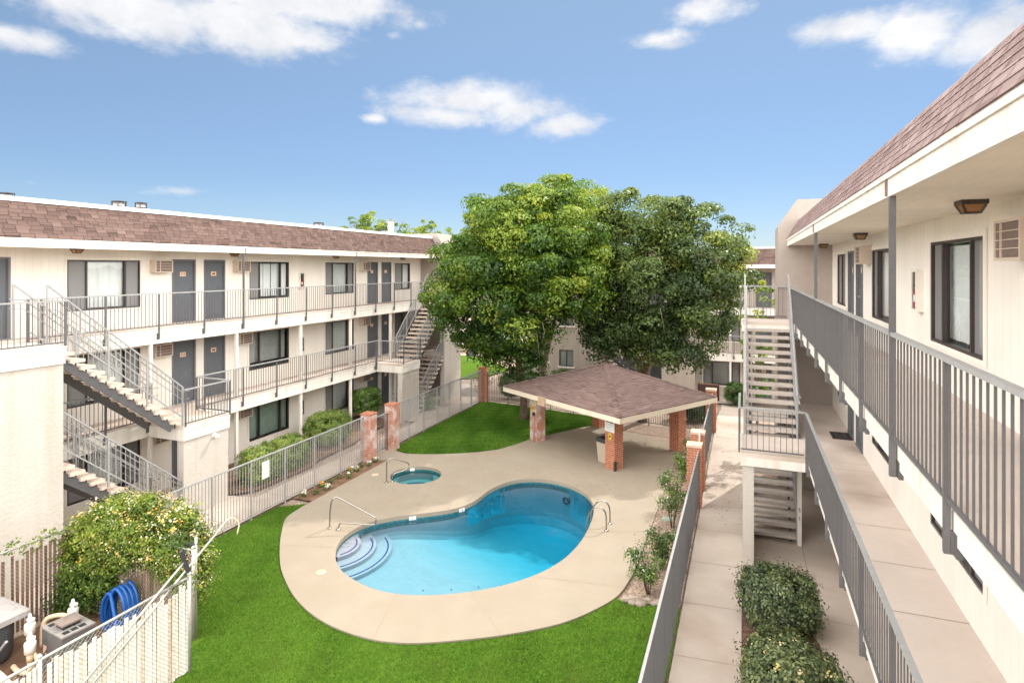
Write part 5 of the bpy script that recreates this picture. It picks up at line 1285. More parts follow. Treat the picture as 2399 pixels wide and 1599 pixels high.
tree('tree', 'broad green tree on the middle lawn, its crown covering the end of the left building', (-9.85, 26.75, 0),
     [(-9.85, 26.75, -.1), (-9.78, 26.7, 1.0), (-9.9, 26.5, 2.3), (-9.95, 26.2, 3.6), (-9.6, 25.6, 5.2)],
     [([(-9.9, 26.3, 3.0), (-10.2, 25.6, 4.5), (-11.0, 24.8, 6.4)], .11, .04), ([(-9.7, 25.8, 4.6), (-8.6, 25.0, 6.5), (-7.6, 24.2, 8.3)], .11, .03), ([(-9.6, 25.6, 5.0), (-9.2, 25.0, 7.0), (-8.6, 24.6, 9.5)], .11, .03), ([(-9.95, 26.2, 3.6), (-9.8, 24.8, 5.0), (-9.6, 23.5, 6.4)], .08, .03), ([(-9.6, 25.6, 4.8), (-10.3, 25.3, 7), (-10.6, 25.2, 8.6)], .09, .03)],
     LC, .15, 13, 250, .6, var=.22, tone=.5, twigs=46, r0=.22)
# ivy clad stem column under that crown
ivy = [(-10.0, 26.75, 1.9, .38, .38, .75, .2), (-10.3, 26.8, 3.0, .55, .5, .8, .2), (-10.7, 27.0, 2.4, .5, .5, .8, .22)]
T = thing('ivy', 'dark ivy climbing the leaning trunk of the left tree', 'ivy', (-9.9, 26.6, .9)); foliage('ivy_leaves', M_['leaf'], T, .12, .7, lobes=ivy, clumps=40, per=36, crad=.16, tone_base=.2, tone_var=.1)
# rear left tree with forked trunk beyond the back fence
LA = [(-9.6, 33.6, 10.6, 2.3, 1.9, 1.5, .58), (-11.8, 33.6, 9.4, 1.9, 1.8, 1.7, .45), (-13.3, 33.5, 8.0, 1.7, 1.7, 1.6, .42), (-8.0, 33.4, 8.8, 1.9, 1.8, 1.8, .5), (-9.6, 33.0, 7.4, 2.2, 1.6, 1.4, .4), (-7.4, 33, 6.9, 1.2, 1.4, 1.0, .36), (-9.7, 33.0, 4.0, .45, .45, .9, .2), (-13.2, 33, 5.9, 1.2, 1.2, 1.1, .3)]
tree('tree', 'tall forked tree behind the back fence, between the lawn and the far building', (-11.1, 33.3, -.3),
     [(-11.1, 33.3, -.5), (-11.05, 33.3, .6), (-11.0, 33.3, 1.6)],
     [([(-11.0, 33.3, 1.5), (-11.4, 33.3, 3.0), (-11.55, 33.3, 5.2), (-12.0, 33.4, 7.5)], .14, .04), ([(-11.0, 33.3, 1.5), (-10.6, 33.3, 3.0), (-10.1, 33.3, 5.0), (-9.4, 33.4, 8.5)], .19, .04), ([(-10.2, 33.3, 4.6), (-9.0, 33.2, 6), (-8, 33.2, 7.5)], .08, .03)],
     LA, .165, 10, 230, .62, var=.22, tone=.48, r0=.27, twigs=14)
# right tree behind the pavilion, crown brought nearer by scaling about the camera
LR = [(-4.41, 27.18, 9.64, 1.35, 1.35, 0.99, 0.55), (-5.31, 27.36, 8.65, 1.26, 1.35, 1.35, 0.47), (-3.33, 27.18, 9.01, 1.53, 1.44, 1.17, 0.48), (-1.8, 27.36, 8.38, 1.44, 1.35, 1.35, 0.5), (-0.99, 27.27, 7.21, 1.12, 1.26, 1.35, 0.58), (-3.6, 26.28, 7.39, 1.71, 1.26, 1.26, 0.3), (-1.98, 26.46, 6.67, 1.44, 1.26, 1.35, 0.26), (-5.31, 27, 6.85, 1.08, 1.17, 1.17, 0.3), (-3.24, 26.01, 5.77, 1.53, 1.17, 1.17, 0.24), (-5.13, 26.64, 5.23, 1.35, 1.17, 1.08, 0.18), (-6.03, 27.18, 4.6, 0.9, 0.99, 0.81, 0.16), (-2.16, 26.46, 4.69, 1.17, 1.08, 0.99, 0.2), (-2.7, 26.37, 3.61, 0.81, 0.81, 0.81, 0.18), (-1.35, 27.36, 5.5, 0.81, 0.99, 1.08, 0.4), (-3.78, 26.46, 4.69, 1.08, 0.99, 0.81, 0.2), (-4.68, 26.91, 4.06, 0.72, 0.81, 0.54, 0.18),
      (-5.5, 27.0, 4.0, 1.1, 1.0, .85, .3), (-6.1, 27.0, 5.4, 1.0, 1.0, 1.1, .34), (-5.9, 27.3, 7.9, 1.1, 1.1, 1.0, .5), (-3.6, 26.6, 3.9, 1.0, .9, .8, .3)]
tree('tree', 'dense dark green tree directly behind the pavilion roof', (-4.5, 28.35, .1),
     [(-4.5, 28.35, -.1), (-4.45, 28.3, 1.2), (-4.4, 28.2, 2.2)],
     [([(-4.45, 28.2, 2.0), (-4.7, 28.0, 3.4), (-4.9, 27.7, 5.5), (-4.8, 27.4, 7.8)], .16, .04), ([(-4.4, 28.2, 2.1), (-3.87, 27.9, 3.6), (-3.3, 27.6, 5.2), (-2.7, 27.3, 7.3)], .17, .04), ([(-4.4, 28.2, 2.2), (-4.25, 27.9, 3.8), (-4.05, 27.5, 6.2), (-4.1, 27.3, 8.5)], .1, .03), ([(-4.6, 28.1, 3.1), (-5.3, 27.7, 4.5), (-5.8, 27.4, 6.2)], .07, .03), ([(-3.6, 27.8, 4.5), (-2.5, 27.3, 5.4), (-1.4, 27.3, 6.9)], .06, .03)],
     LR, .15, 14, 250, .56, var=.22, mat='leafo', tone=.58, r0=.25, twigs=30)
# tree far behind the left roof
tree('tree', 'pale thin leaved tree showing above the left roof', (-34, 52, -.5), [(-34, 52, -.5), (-34, 52, 4), (-33.6, 52, 8)],
     [([(-34, 52, 6), (-36.5, 52, 9.5), (-38, 52, 11.8)], .14, .04), ([(-34, 52, 7), (-33, 52, 10), (-32, 52, 11.8)], .12, .03), ([(-34, 52, 7), (-30, 52, 9.5), (-28.6, 52, 11.2)], .1, .03)],
     [(-37.6, 52, 11.0, 1.9, 1.5, 1.3), (-35.2, 52, 11.4, 1.7, 1.5, 1.3), (-33, 52, 10.2, 1.8, 1.4, 1.3), (-31, 52, 10.0, 1.2, 1.2, 1.0), (-28.5, 52, 10.4, 1.7, 1.3, 1.2), (-26.4, 52, 9.4, 1.2, 1.2, 1.0), (-34, 52, 9.2, 4.5, 1.5, 1.0)], .2, 16, 70, .4, tone=.66, r0=.25, group='background trees')
# distant low trees round the horizon, hidden mostly by the buildings
tree('tree', 'yellow green tree squeezed between the right end wall and the right staircase', (.4, 24.6, ZR), [(.4, 24.6, ZR), (.45, 24.7, 2), (.5, 24.6, 4)], [([(.45, 24.7, 2.5), (.1, 24.5, 4.5)], .04, .02)],
     [(.55, 24.6, 6.0, .55, .5, .65, .72), (.4, 24.5, 4.5, .6, .5, .8, .6), (.5, 24.6, 3.2, .55, .5, .7, .55), (.2, 24.4, 5.2, .35, .35, .5, .75), (.5, 24.5, 2.0, .5, .5, .5, .4)], .15, 26, 36, .2, r0=.06, tone=.6)

# ------------------------------------------------------------------ shrubs
def shrub(name, label, cat, c, lobes, size, group, mat='leafb', clumps=60, per=30, crad=.09, tone=.42, var=.16, stem=None, core=True, up=.5, box=4):
    T = thing(name, label, cat, c, group)
    mb = MB()
    st = stem or [((c[0], c[1], c[2]-.02), (c[0]+.02, c[1], c[2]+.4), .035)]
    for p, q, r in st: mb.tube([p, ((p[0]+q[0])/2+.02, (p[1]+q[1])/2, (p[2]+q[2])/2), q], [r, r*.8, r*.5], 6)
    for lb in lobes:       # inner twigs
        for _ in range(10):
            d = Vector((R.gauss(0, 1), R.gauss(0, 1), abs(R.gauss(0, 1)))).normalized(); mb.tube([(c[0]+R.uniform(-.04, .04), c[1]+R.uniform(-.04, .04), c[2]+.1), (lb[0]+d.x*lb[3]*.8, lb[1]+d.y*lb[4]*.8, lb[2]+d.z*lb[5]*.7)], [.012, .004], 4)
    mb.build('stems', M_['barktree'], T)['kind'] = 'stuff'
    foliage('leaves', M_[mat], T, size*.78, .52, lobes=lobes, clumps=clumps*6.0, per=per*1.9, crad=crad*.85, tone_base=tone, tone_var=var, up=up, fill=.2, zmin=c[2]+.02, jit=.035, box=box)
    return T
sh = 'clipped shrubs along the left building'
shrub('shrub', 'long low clipped hedge shrub behind the blank fence sign', 'shrub', (-15.3, 16.5, .045), [(-15.35, 15.9, .58, .5, .75, .52), (-15.35, 17.1, .6, .5, .75, .52)], .075, sh, clumps=130, per=34, crad=.075, tone=.82)
shrub('shrub', 'rounded clipped shrub right of the hedge, under the white curtained ground floor window', 'shrub', (-15.9, 19.9, .045), [(-15.95, 19.9, .68, .62, .72, .58), (-15.95, 20.5, .66, .55, .6, .54)], .075, sh, clumps=130, per=34, crad=.075, tone=.74)
shrub('shrub', 'ball topped green bush by the near left gate pillar', 'shrub', (-16.5, 23.5, .045), [(-16.5, 23.5, 1.05, .55, .58, .5)], .08, sh, clumps=150, per=34, crad=.08, tone=.5)
rs_ = 'clipped bushes beside the right walk'
shrub('bush', 'dark clipped bush at the foot of the right staircase column', 'bush', (.62, 13.0, ZR), [(.58, 13.02, .70, .58, .48, .48), (.7, 12.92, .68, .56, .48, .46)], .085, rs_, 'leafd', 135, 34, .085, tone=.5, var=.26)
shrub('bush', 'yellow flecked clipped bush nearest the camera beside the right walk', 'bush', (.68, 10.6, ZR), [(.64, 10.7, .64, .58, .56, .46), (.76, 10.5, .62, .58, .58, .46)], .085, rs_, 'leafd', 135, 34, .085, tone=.58, var=.28)
bs = bpy.data.objects['bush.001']
P, Nn, Tn = lobe_leaves([(.6, 10.7, .68, .62, .6, .5), (.8, 10.45, .66, .62, .62, .5)], 260, 7, .03, .05, tone_base=.5, fill=0, zmin=.8)
mesh_np('blossom', leaf_polys(P, Nn, .04, .9), 4, Tn*.5+.3, M_['petal'], bs, ORG[bs.name])
# roses in the right gravel bed
def rose(label, x, y, h, spread, dens, tone):
    z = zg(x, y)+.012; T = thing('rose_bush', label, 'rose bush', (x, y, z), 'rose bushes in the right gravel bed'); mb = MB(); lob = []
    for k in range(7):
        a = R.uniform(0, 6.28); d = R.uniform(.3, 1)*spread; q = Vector((x+math.cos(a)*d, y+math.sin(a)*d, z+h*R.uniform(.6, 1)))
        m = Vector((x+math.cos(a)*d*.4, y+math.sin(a)*d*.4, z+h*.45)); mb.tube([(x+math.cos(a)*.03, y+math.sin(a)*.03, z-.02), m, q], [.013, .01, .005], 5)
        mb.tube([m, m+Vector((R.uniform(-.15, .15), R.uniform(-.15, .15), h*.3))], [.008, .004], 4)
        lob.append((q.x, q.y, q.z-.04, .13, .13, .12)); 
        if k % 2: lob.append((m.x, m.y, m.z+.05, .12, .12, .14))
    mb.build('stems', M_['barktree'], T)
    foliage('leaves', M_['leafb'], T, .06, .6, lobes=lob, clumps=dens*3, per=20, crad=.075, tone_base=tone, tone_var=.2)
    P, Nn, Tn = lobe_leaves(lob[:4], 30, 5, .02, .03, tone_base=.9, tone_var=.1, fill=0); mesh_np('petals', leaf_polys(P, Nn, .03, .9), 4, Tn, M_['petal'], T, ORG[T.name])['kind'] = 'stuff'
rose('leafy rose bush at the near end of the right gravel bed', -1.98, 13.35, 1.0, .38, 150, .45)
rose('grayish rose bush second from the near end of the gravel bed', -1.85, 14.5, .85, .48, 150, .3)
rose('tall sparse rose bush over the small green utility lid', -1.85, 16.9, 1.15, .42, 90, .4)
rose('sparse rose bush beside the near right gate pillar', -1.95, 18.35, 1.0, .36, 110, .45)
rose('bright leafy rose bush at the pavilion end of the gravel bed', -1.95, 20.9, .85, .32, 150, .6)
rose('small rose bush half hidden behind the right gate pillars', -1.85, 22.8, .8, .26, 120, .55)
t = thing('utility_lid', 'small green utility lid in the right gravel bed', 'utility lid', (-2.05, 17.5, .06)); mb = MB(); mb.box(-2.2, -1.9, 17.38, 17.62, .04, .1); mb.build('lid', pmat('green_lid', (.32, .4, .3), (.27, .34, .26), 8, .7), t)
# edging stones at the near end of the bed
for i in range(12):
    x = -2.4+.1*i+R.uniform(-.05, .05); y = 12.95+R.uniform(-.03, .16); s = R.uniform(.045, .10); mb = MB(); n = 9; z = zg(x, y)+.005
    rows = [[(x+s*f*R.uniform(.85, 1.15)*math.cos(k*6.283/n)*1.25, y+s*f*R.uniform(.85, 1.15)*math.sin(k*6.283/n), z+h*s) for k in range(n)] for f, h in ((1, -.2), (1.05, .3), (.75, .65), (.3, .78))]
    for a in range(3):
        for k in range(n): mb.face([rows[a][k], rows[a][(k+1) % n], rows[a+1][(k+1) % n], rows[a+1][k]])
    mb.face(rows[3]); o = mb.build('edging_stone', M_['stone'], org=(x, y, z)); tag(o, 'rough tan stone in the edging at the near end of the gravel bed', 'stone', 'edging stones of the gravel bed')
# small flowers by the left fence
FL = [(-13.0, 15.25, .9, 'white'), (-12.8, 15.55, .5, 'green leaved'), (-13.0, 16.1, .2, 'orange'), (-12.67, 15.95, .9, 'white'), (-12.94, 16.5, .5, 'green leaved'), (-12.96, 16.95, .5, 'dark leaved'), (-12.7, 17.1, .95, 'white'), (-13.01, 17.6, .15, 'orange'), (-12.86, 17.8, .9, 'white'), (-12.92, 18.2, .5, 'dark leaved'), (-12.77, 18.45, .95, 'white'), (-12.8, 18.85, .9, 'white')]
wh = ['nearest the lawn', 'second from the lawn end of the bed', 'third in the row, by the fence', 'close to the deck edge before the long gap', 'fourth along the fence, low', 'mid bed against the fence', 'on the deck side at mid bed', 'under the white box, against the fence', 'just right of the orange one in the far half', 'far half, against the fence', 'next to last before the gate pillar', 'nearest the gate pillar']
for i, (x, y, tn, cl) in enumerate(FL):
    T = thing('flower', f'small {cl} flower plant {wh[i]}' if 'leaved' not in cl else f'small {cl} seedling {wh[i]}', 'flower', (x, y, .014), 'flowers in the soil bed by the left fence')
    foliage('leaves', M_['leafb'], T, .06, .6, lobes=[(x, y, .09, .1, .1, .08)], clumps=1600, per=5, crad=.03, tone_base=.35, tone_var=.1)
    if 'leaved' not in cl: P, Nn, Tn = lobe_leaves([(x, y, .15, .075, .075, .06)], 2600, 6, .015, .02, tone_base=tn, tone_var=.08, fill=0); mesh_np('petals', leaf_polys(P, Nn, .05, .9), 4, Tn, M_['petal'], T, ORG[T.name])['kind'] = 'stuff'
t = thing('irrigation_box', 'small white irrigation box in the flower bed by the left fence', 'box', (-13.05, 17.75, .014)); mb = MB(); mb.box(-13.1, -13.0, 17.68, 17.82, .0, .16); mb.build('box_body', M_['white'], t)
# shrubs beyond the far fence
fs = 'shrubs beyond the back fence'
shrub('shrub', 'goblet shaped clipped shrub with pale top just beyond the far left pillar', 'shrub', (-12.2, 31.2, -.05), [(-12.2, 31.2, .78, .5, .5, .45, .5), (-12.2, 31.2, .5, .4, .4, .4, .25)], .09, fs, clumps=150, per=30, crad=.09, tone=.4)
shrub('shrub', 'smaller clipped shrub right of the goblet shaped one', 'shrub', (-11.0, 30.9, -.05), [(-11.0, 30.9, .62, .42, .42, .38)], .09, fs, clumps=150, per=30, crad=.09, tone=.5)
shrub('shrub', 'dark wide shrub by the forked trunk', 'shrub', (-12.7, 34.2, -.4), [(-12.9, 34.2, .2, .9, .7, .6), (-12.0, 34.0, .15, .8, .6, .5)], .11, fs, clumps=70, per=30, crad=.12, tone=.3)
shrub('shrub', 'dark shrub under the lower small window of the far building', 'shrub', (-9.6, 35.6, -.5), [(-10.4, 35.8, .2, .8, .6, .6), (-9.3, 35.8, .15, .8, .6, .5)], .11, fs, clumps=70, per=30, crad=.12, tone=.32)
shrub('shrub', 'round dark shrub by the walk in front of the far building', 'shrub', (-.45, 36.0, -.5), [(-.45, 36.0, .15, .5, .5, .5)], .11, fs, clumps=90, per=30, crad=.1, tone=.3, stem=[((-.5, 36, -.52), (-.3, 36, .1), .04), ((-.5, 36, -.5), (-.8, 36, .0), .035)])
shrub('shrub', 'dark shrub seen through the fence at the right back corner', 'shrub', (-2.4, 29.2, ZR), [(-2.5, 29.2, .6, .75, .5, .55), (-1.9, 29.1, .5, .5, .5, .5)], .1, fs, clumps=90, per=30, crad=.1, tone=.22)
shrub('shrub', 'thin pale dry shrub beside the path beyond the far left pillar', 'shrub', (-15.0, 33.4, -.3), [(-15.0, 33.4, .4, .5, .5, .45)], .09, fs, clumps=30, per=12, crad=.12, tone=.7, stem=[((-15, 33.4, -.32), (-14.7, 33.4, .4), .02), ((-15, 33.4, -.32), (-15.3, 33.4, .4), .02), ((-15, 33.4, -.32), (-15.0, 33.2, .5), .02)])
shrub('shrub', 'small spiky shrub at the foot of the far left staircase', 'shrub', (-14.9, 26.6, .0), [(-14.95, 26.7, .45, .25, .3, .4)], .09, fs, clumps=60, per=14, crad=.1, tone=.6)
# planter and fittings near the far building
t = thing('planter_box', 'dark brown wooden planter box under the far ground floor window', 'planter', (-2, 37.0, -.54)); mb = MB(); mb.box(-2.6, -1.4, 36.85, 37.3, -.54, .36); mb.build('box', pmat('planter_wood', (.09, .045, .035), (.065, .035, .03), 9, .8), t); mb = MB(); mb.box(-2.55, -1.45, 36.9, 37.25, .361, .37); mb.build('soil', M_['soil'], t)
t = thing('yard_sign', 'dark two post notice frame standing on the far lawn', 'sign', (-21.0, 44.6, -.53)); mb = MB(); mb.box(-21.35, -21.28, 44.55, 44.62, -.53, 1.2); mb.box(-20.75, -20.68, 44.55, 44.62, -.53, 1.2); mb.build('post', M_['dark'], t); mb = MB(); mb.box(-21.27, -20.76, 44.57, 44.6, -.1, .5); mb.build('panel', M_['heater'], t)
t = thing('garden_wall', 'low sunlit white wall beyond the far lawn', 'wall', (-22, 50, -.5)); mb = MB(); mb.box(-30, -15, 50, 50.3, -.6, .05, m=0); mb.build('wall_body', pmat('wall_base', (.5, .36, .28), None, 3, .9), t); mb = MB(); mb.box(-30, -15, 50.4, 50.7, -.6, .95); mb.build('wall_top', M_['white'], t)

# ------------------------------------------------------------------ pool equipment yard
YX0, YX1, YY1 = -13.4, -9.3, 8.5
def slat_fence(name, label, p, q, h, mat, base=.03, chain=True, skip=.04, w=.055, pitch=.075, hv=.1):
    p = Vector(p); q = Vector(q); l = (q-p).length; d = (q-p)/l; s = Vector((-d.y, d.x))
    T = thing(name, label, 'fence', (p.x, p.y, 0), 'slatted chain link fences of the equipment yard')
    mb = MB(); k = int(l/pitch)
    for i in range(k):
        if R.random() < skip: continue
        c = p+d*(i+.5)*pitch; tl = R.uniform(-.015, .015); hh = h-.06-abs(R.gauss(0, hv)); mb.bar((c.x, c.y, base+R.uniform(0, .03)), (c.x+d.x*tl, c.y+d.y*tl, base+hh), w*R.uniform(.85, 1.05), .006, up=(s.x, s.y, 0), tone=min(1, max(0, R.gauss(.5, .25))))
    mb.build('slats', M_[mat], T)
    mb = MB(); g = .075; n = int(l/g); m = int(h/g)
    for sgn in (1, -1):       # woven wire diagonals, one plane each side of the slats
        for i in range(-m, n):
            a0 = i*g; t0 = 0; t1 = h
            x0, x1 = (a0, a0+h) if sgn > 0 else (a0+h, a0)
            za, zb = 0, h
            def cl(x0, z0, x1, z1):
                for lim in (0, l):
                    if (x0-lim)*(x1-lim) < 0:
                        f = (lim-x0)/(x1-x0); zz = z0+(z1-z0)*f
                        if (lim == 0 and x0 < 0) or (lim == l and x0 > l): x0, z0 = lim, zz
                        else: x1, z1 = lim, zz
                return x0, z0, x1, z1
            x0, z0, x1, z1 = cl(x0, za, x1, zb)
            if max(x0, x1) > l+.01 or min(x0, x1) < -.01: continue
            A = p+d*x0+s*.006*sgn; B_ = p+d*x1+s*.006*sgn; mb.bar((A.x, A.y, base+z0), (B_.x, B_.y, base+z1), .0032, .0032)
    mb.build('chain_link', M_['galv'], T)
    mb = MB(); mb.tube([(p.x, p.y, base+h), (q.x, q.y, base+h)], .022, 8); mb.build('top_rail', M_['galv'], T)
    n = max(1, int(l/2.2))
    for i in range(n+1):
        c = p+d*l*i/n; mb = MB(); mb.tube([(c.x, c.y, -.05), (c.x, c.y, base+h+.05)], .032, 8); mb.lathe((c.x, c.y, base+h+.04), [(.04, 0), (.04, .02), (.015, .05)], 8); mb.build('post', M_['galv'], T)
    return T
slat_fence('slat_fence', 'near chain link fence woven with peeling white slats', (YX1, 3.0), (YX1, 7.9), 1.68, 'slatw', w=.062, pitch=.071)
slat_fence('slat_fence', 'brown slatted chain link fence at the back of the equipment yard', (YX0, 3.0), (YX0, YY1), 1.7, 'wood', pitch=.085)
slat_fence('slat_fence', 'weathered brown slat fence behind the blue hose, draped in vines', (YX0, YY1), (-10.02, YY1+.1), 1.72, 'wood', skip=.02)
t = thing('gate_pole', 'thin steel pole standing at the corner of the equipment yard', 'pole', (-10.02, 8.63, 0)); mb = MB(); mb.tube([(-10.02, 8.66, 0), (-10.02, 8.66, 1.98)], .026, 8); mb.build('pole', M_['galv'], t); mb = MB(); mb.tube([(-10.02, 8.66, 1.85), (-10.25, 8.62, 1.8)], .03, 8); mb.build('hinge_arm', M_['dark'], t)
# vine with cream and yellow flowers
HV = [(-12.9, 8.65, 1.35, .62, .36, .62), (-12.3, 8.75, 1.85, .68, .45, .55), (-11.4, 8.8, 2.0, .74, .5, .5), (-10.75, 8.8, 1.72, .55, .45, .55), (-10.35, 8.85, 1.35, .38, .36, .45), (-13.3, 8.55, .95, .32, .3, .65, .4), (-11.7, 8.45, 1.6, .6, .26, .32), (-12.5, 8.4, 1.05, .5, .16, .5, .36), (-10.3, 8.8, 1.0, .24, .24, .3), (-12.75, 8.35, .55, .35, .12, .4, .22), (-13.2, 8.3, .45, .25, .2, .35, .22)]
T = thing('flowering_vine', 'huge flowering vine mounded over the equipment yard fence', 'vine', (-11.8, 8.6, .03))
mb = MB()
for _ in range(22):
    x = R.uniform(-13.2, -10.2); limb(mb, [(x, 8.55, .0), (x+R.uniform(-.2, .2), 8.6, .7), (x+R.uniform(-.4, .4), 8.65, 1.5)], .018, .007, 5)
mb.build('stems', M_['barktree'], T)
foliage('leaves', M_['leafh'], T, .06, .55, lobes=HV, clumps=300, per=130, crad=.105, jit=.07, tone_base=.55, tone_var=.2, droop=.5, up=.6)
P, Nn, Tn = lobe_leaves([(l[0], l[1], l[2], l[3]*1.12, l[4]*1.2, l[5]*1.14) for l in HV if l[2] > 1.2], 280, 9, .05, .05, tone_base=.55, tone_var=.28, fill=0, up=.8)
mesh_np('blossoms', leaf_polys(P, Nn, .05*RN.uniform(.6, 1.3, len(P)), .55), 4, Tn, M_['petal'], T, ORG[T.name])
tr = [(-13.38, 7.3+.08*i, 1.7+.1*math.sin(i*.9)) for i in range(14)]
P, Nn, Tn = lobe_leaves([(*c, .1, .1, .12) for c in tr], 90, 5, .04, .06, tone_base=.6); mesh_np('tendril_leaves', leaf_polys(P, Nn, .075, .55), 4, Tn, M_['leafh'], T, ORG[T.name])
# heater
t = thing('pool_heater', 'gray pool heater box with a raised exhaust top', 'pool heater', (-11.35, 7.2, .03))
hx = lambda u, v, z: (-11.40+(u*.955+v*.13), 7.16+(-u*.12+v*.99), z)
hm = lambda: MB(hx)
mb = hm(); mb.box(-.36, .36, -.26, .26, .05, .78); mb.build('cabinet', M_['heater'], t)
mb = hm(); mb.box(-.37, .37, -.27, .27, .781, .81); tp = mb.build('top_panel', pmat('heater_top', (.27, .25, .24), (.22, .21, .2), 6, .5), t)
mb = hm(); mb.box(-.15, .15, -.17, .17, .87, .90); mb.build('exhaust_cover', pmat('exhaust_brown', (.23, .18, .155), (.2, .16, .14), 9, .5), tp)
mb = hm(); mb.box(-.12, .12, -.14, .14, .811, .869); mb.build('exhaust_neck', M_['black'], tp)
mb = hm()
for u in (-.3, .2):
    for v in (-.2, -.07, .06): mb.box(u, u+.1, v, v+.1, .811, .816)
mb.build('vent_slots', M_['black'], tp)
mb = hm(); mb.box(-.3, -.2, -.268, -.261, .35, .5); mb.box(.0, .06, -.268, -.261, .3, .36); mb.build('label_plate', M_['plaque'], t)
mb = hm(); mb.box(-.40, -.361, -.12, .02, .18, .52); mb.build('side_box', M_['white'], t)
# valves and pipes
def valve(label, x, y, z0, z, bend):
    T = thing('pool_valve', label, 'valve', (x, y, .03), 'white pool valves')
    mb = MB(); mb.lathe((x, y, z), [(.05, -.12), (.085, -.11), (.09, .06), (.08, .08), (.03, .09)], 16); mb.build('valve_body', M_['pvc'], T)
    mb = MB(); mb.tube([(x-.06, y, z+.13), (x+.07, y+.02, z+.16)], .035, 8); mb.tube([(x, y, z+.09), (x, y, z+.16)], .03, 8); mb.lathe((x+.0, y, z+.17), [(.02, 0), (.035, .03), (.02, .08)], 8); mb.build('handle', M_['white'], T)
    mb = MB(); mb.tube([(x, y, z-.12), (x, y, z-.26)], .055, 10); mb.tube([(x, y, z-.26), (x, y, z0)], .042, 10)
    if bend: mb.tube(smooth_open(bend, 5), .042, 10)
    mb.build('pipe', M_['pvcy'], T); return T
valve('white valve standing by the gray filter tank', -12.30, 7.05, .0, .62, [(-12.3, 7.05, .2), (-12.0, 7.0, .14), (-11.8, 6.85, .14)])
valve('white valve behind the gray heater', -12.0, 7.62, .0, .66, [(-12.0, 7.62, .52), (-12.2, 7.55, .6), (-12.42, 7.42, .56), (-12.46, 7.36, .4), (-12.46, 7.35, .05)])
valve('white valve in front of the gray heater', -11.72, 6.72, .0, .6, [(-11.72, 6.72, .12), (-12.0, 6.7, .1), (-12.25, 6.75, .1)])
t = thing('pool_pipework', 'tangle of white plastic pipes behind the near slat fence', 'pipes', (-11.3, 5.9, .03))
mb = MB()
for pts in ([(-12.9, 5.9, .3), (-12.3, 6.0, .62), (-11.7, 6.1, .6), (-11.3, 6.2, .3), (-11.2, 6.2, .02)], [(-12.6, 5.6, .2), (-12.0, 5.7, .5), (-11.5, 5.8, .55), (-11.0, 5.9, .2)], [(-12.3, 5.3, .5), (-11.6, 5.5, .45), (-11.2, 5.6, .1)], [(-12.8, 6.2, .5), (-12.5, 6.2, .52), (-12.3, 6.25, .3), (-12.28, 6.3, .02)]): mb.tube(smooth_open(pts, 5), .055, 10)
mb.build('pipe', M_['pvc'], t)
mb = MB()
for x, y, z in ((-12.3, 6.0, .62), (-11.3, 6.2, .3), (-11.5, 5.8, .55), (-12.0, 5.7, .5)): mb.lathe((x, y, z-.07), [(.075, 0), (.085, .07), (.075, .14)], 12)
mb.build('coupling', M_['pvcy'], t)
t = thing('filter_tank', 'dark filter tank with a pale gray lid at the left edge of the yard', 'filter tank', (-12.95, 6.75, .03))
mb = MB(); mb.lathe((-12.95, 6.75, .03), [(.3, 0), (.34, .08), (.36, .62), (.33, .7)], 24); mb.build('tank', pmat('tank_gray', (.085, .09, .10), (.07, .072, .08), 4, .45), t)
mb = MB(); mb.hexa((-13.4, 6.4, .80), (-12.5, 6.4, .76), (-12.45, 7.15, .78), (-13.3, 7.15, .84), (-13.4, 6.4, .9), (-12.5, 6.4, .86), (-12.45, 7.15, .88), (-13.3, 7.15, .94)); mb.build('lid', pmat('pale_lid', (.36, .34, .33), (.30, .28, .27), 5, .6), t)
mb = MB(); mb.box(-12.62, -12.5, 6.5, 6.62, .3, .62); mb.bar((-12.6, 6.6, .2), (-12.35, 6.7, .55), .05, .04); mb.build('bracket', M_['graylt'], t)
t = thing('pipe_cable', 'thin brown cable looping between the valves', 'cable', (-11.8, 6.6, .3)); mb = MB(); mb.tube(smooth_open([(-12.5, 6.6, .5), (-12.4, 6.5, .25), (-12.0, 6.4, .12), (-11.6, 6.5, .2), (-11.45, 6.7, .42), (-11.5, 6.85, .5)], 6), .011, 6); mb.build('cable', M_['bronze'], t)
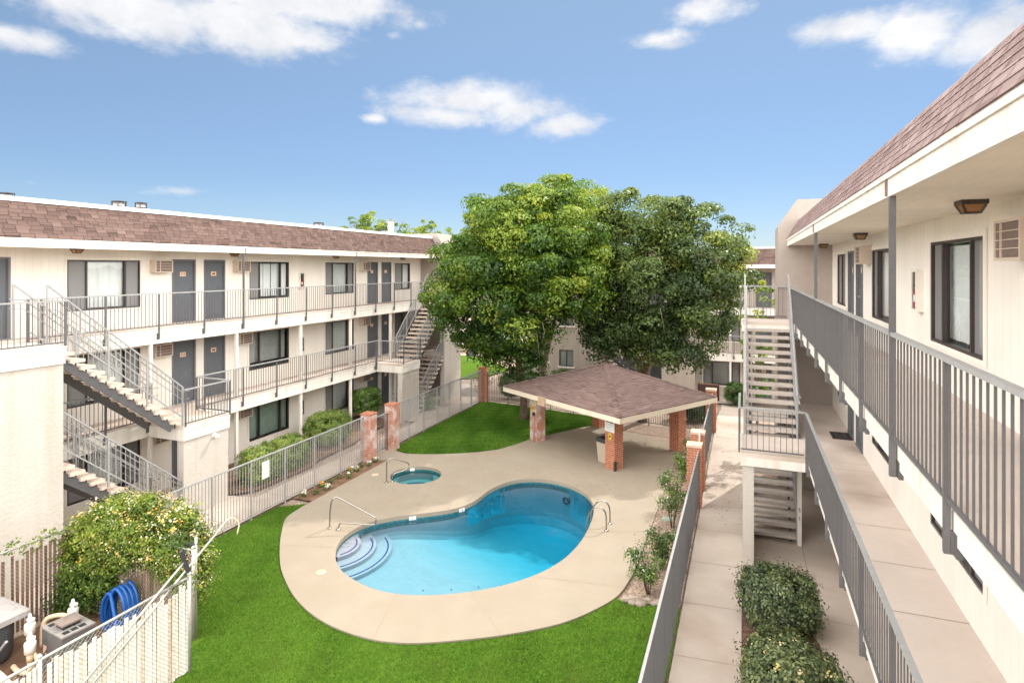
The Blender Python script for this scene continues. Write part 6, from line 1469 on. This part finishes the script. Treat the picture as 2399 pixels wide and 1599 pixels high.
# hose, poles, brush
t = thing('pool_hose', 'thick blue pool hose coiled on the weathered fence', 'hose', (-11.55, 8.36, .9)); mb = MB(); pts = []
for i in range(7*24):
    a = i/24*2*math.pi; k = i/24; pts.append((-11.55+.30*math.sin(a)*(1+.04*math.sin(k*3)), 8.38-.045*k+.02*math.cos(a), .50-.05*(k % 2)+.44*math.cos(a)*(1+.03*math.cos(k*5))))
mb.tube(pts, .033, 8); mb.tube([pts[-1], (-11.3, 8.0, .2), (-11.2, 7.8, .03)], .033, 8); mb.build('hose_coil', M_['hose'], t)
mb = MB(); mb.tube([(-11.6, 8.5, .98), (-11.58, 8.3, .97), (-11.58, 8.28, 1.02)], .02, 6); mb.build('hook', M_['galv'], t)
def pole(label, p, q, curl=None, head=False):
    T = thing('skimmer_pole', label, 'pole', p, 'long pool poles leaning on the fence'); mb = MB(); mb.tube([p, q], .019, 8); mb.build('shaft', M_['galv'], T)
    if curl: mb = MB(); mb.tube(smooth_open([q]+curl, 6), [.013]*(6*len(curl)+1), 6); mb.build('loose_end', pmat('cream_cord', (.75, .68, .45), None, 8, .6), T)
    if head:
        d = (Vector(q)-Vector(p)).normalized(); s = Vector((-.05, .35, -.9)).normalized(); c = Vector(q); mb = MB(); mb.bar(tuple(c-s*.24), tuple(c+s*.24), .05, .06); mb.build('brush_head', M_['dark'], T)
pole('long pool pole with a dark brush head leaning on the near slat fence', (-9.15, 5.1, .6), (-9.2, 7.72, 2.08), None, True)
pole('longer pool pole with a loose cream cord curling over its end', (-9.1, 5.3, .6), (-9.42, 8.55, 2.15), [(-9.5, 8.9, 2.28), (-9.52, 9.1, 2.26), (-9.5, 9.22, 2.1), (-9.52, 9.2, 1.9)])

# fallen leaves on the walk and deck near the trees
n = 900; x = np.concatenate([RN.uniform(-1.2, .2, 380), RN.uniform(-12.3, -6, 300), RN.uniform(-6, -2.5, 220)]); y = np.concatenate([RN.uniform(17.5, 29, 380), RN.uniform(15, 22, 300), RN.uniform(19, 25.5, 220)])
k = (inside(x, y, DECK) & ~inside(x, y, offset_poly(POOL, .05)) & ~inside(x, y, offset_poly(SPA, .05))) | (x > -1.22)
x, y = x[k], y[k]; P = np.stack([x, y, np.where(x > -1.22, ZR, DZ)+.008], 1); Nn = unit(np.stack([RN.normal(0, .25, len(x)), RN.normal(0, .25, len(x)), np.ones(len(x))], 1))
fl_m = tone_mat('fallen_leaf', [(0, (.16, .09, .04)), (.6, (.3, .2, .08)), (1, (.42, .36, .14))], .8)
struct(mesh_np('fallen_leaves', leaf_polys(P, Nn, .05*RN.uniform(.6, 1.3, len(x)), .5), 4, RN.uniform(0, 1, len(x)), fl_m), 'small dry leaves scattered on the walk and the pool deck', 'leaves', 'stuff')
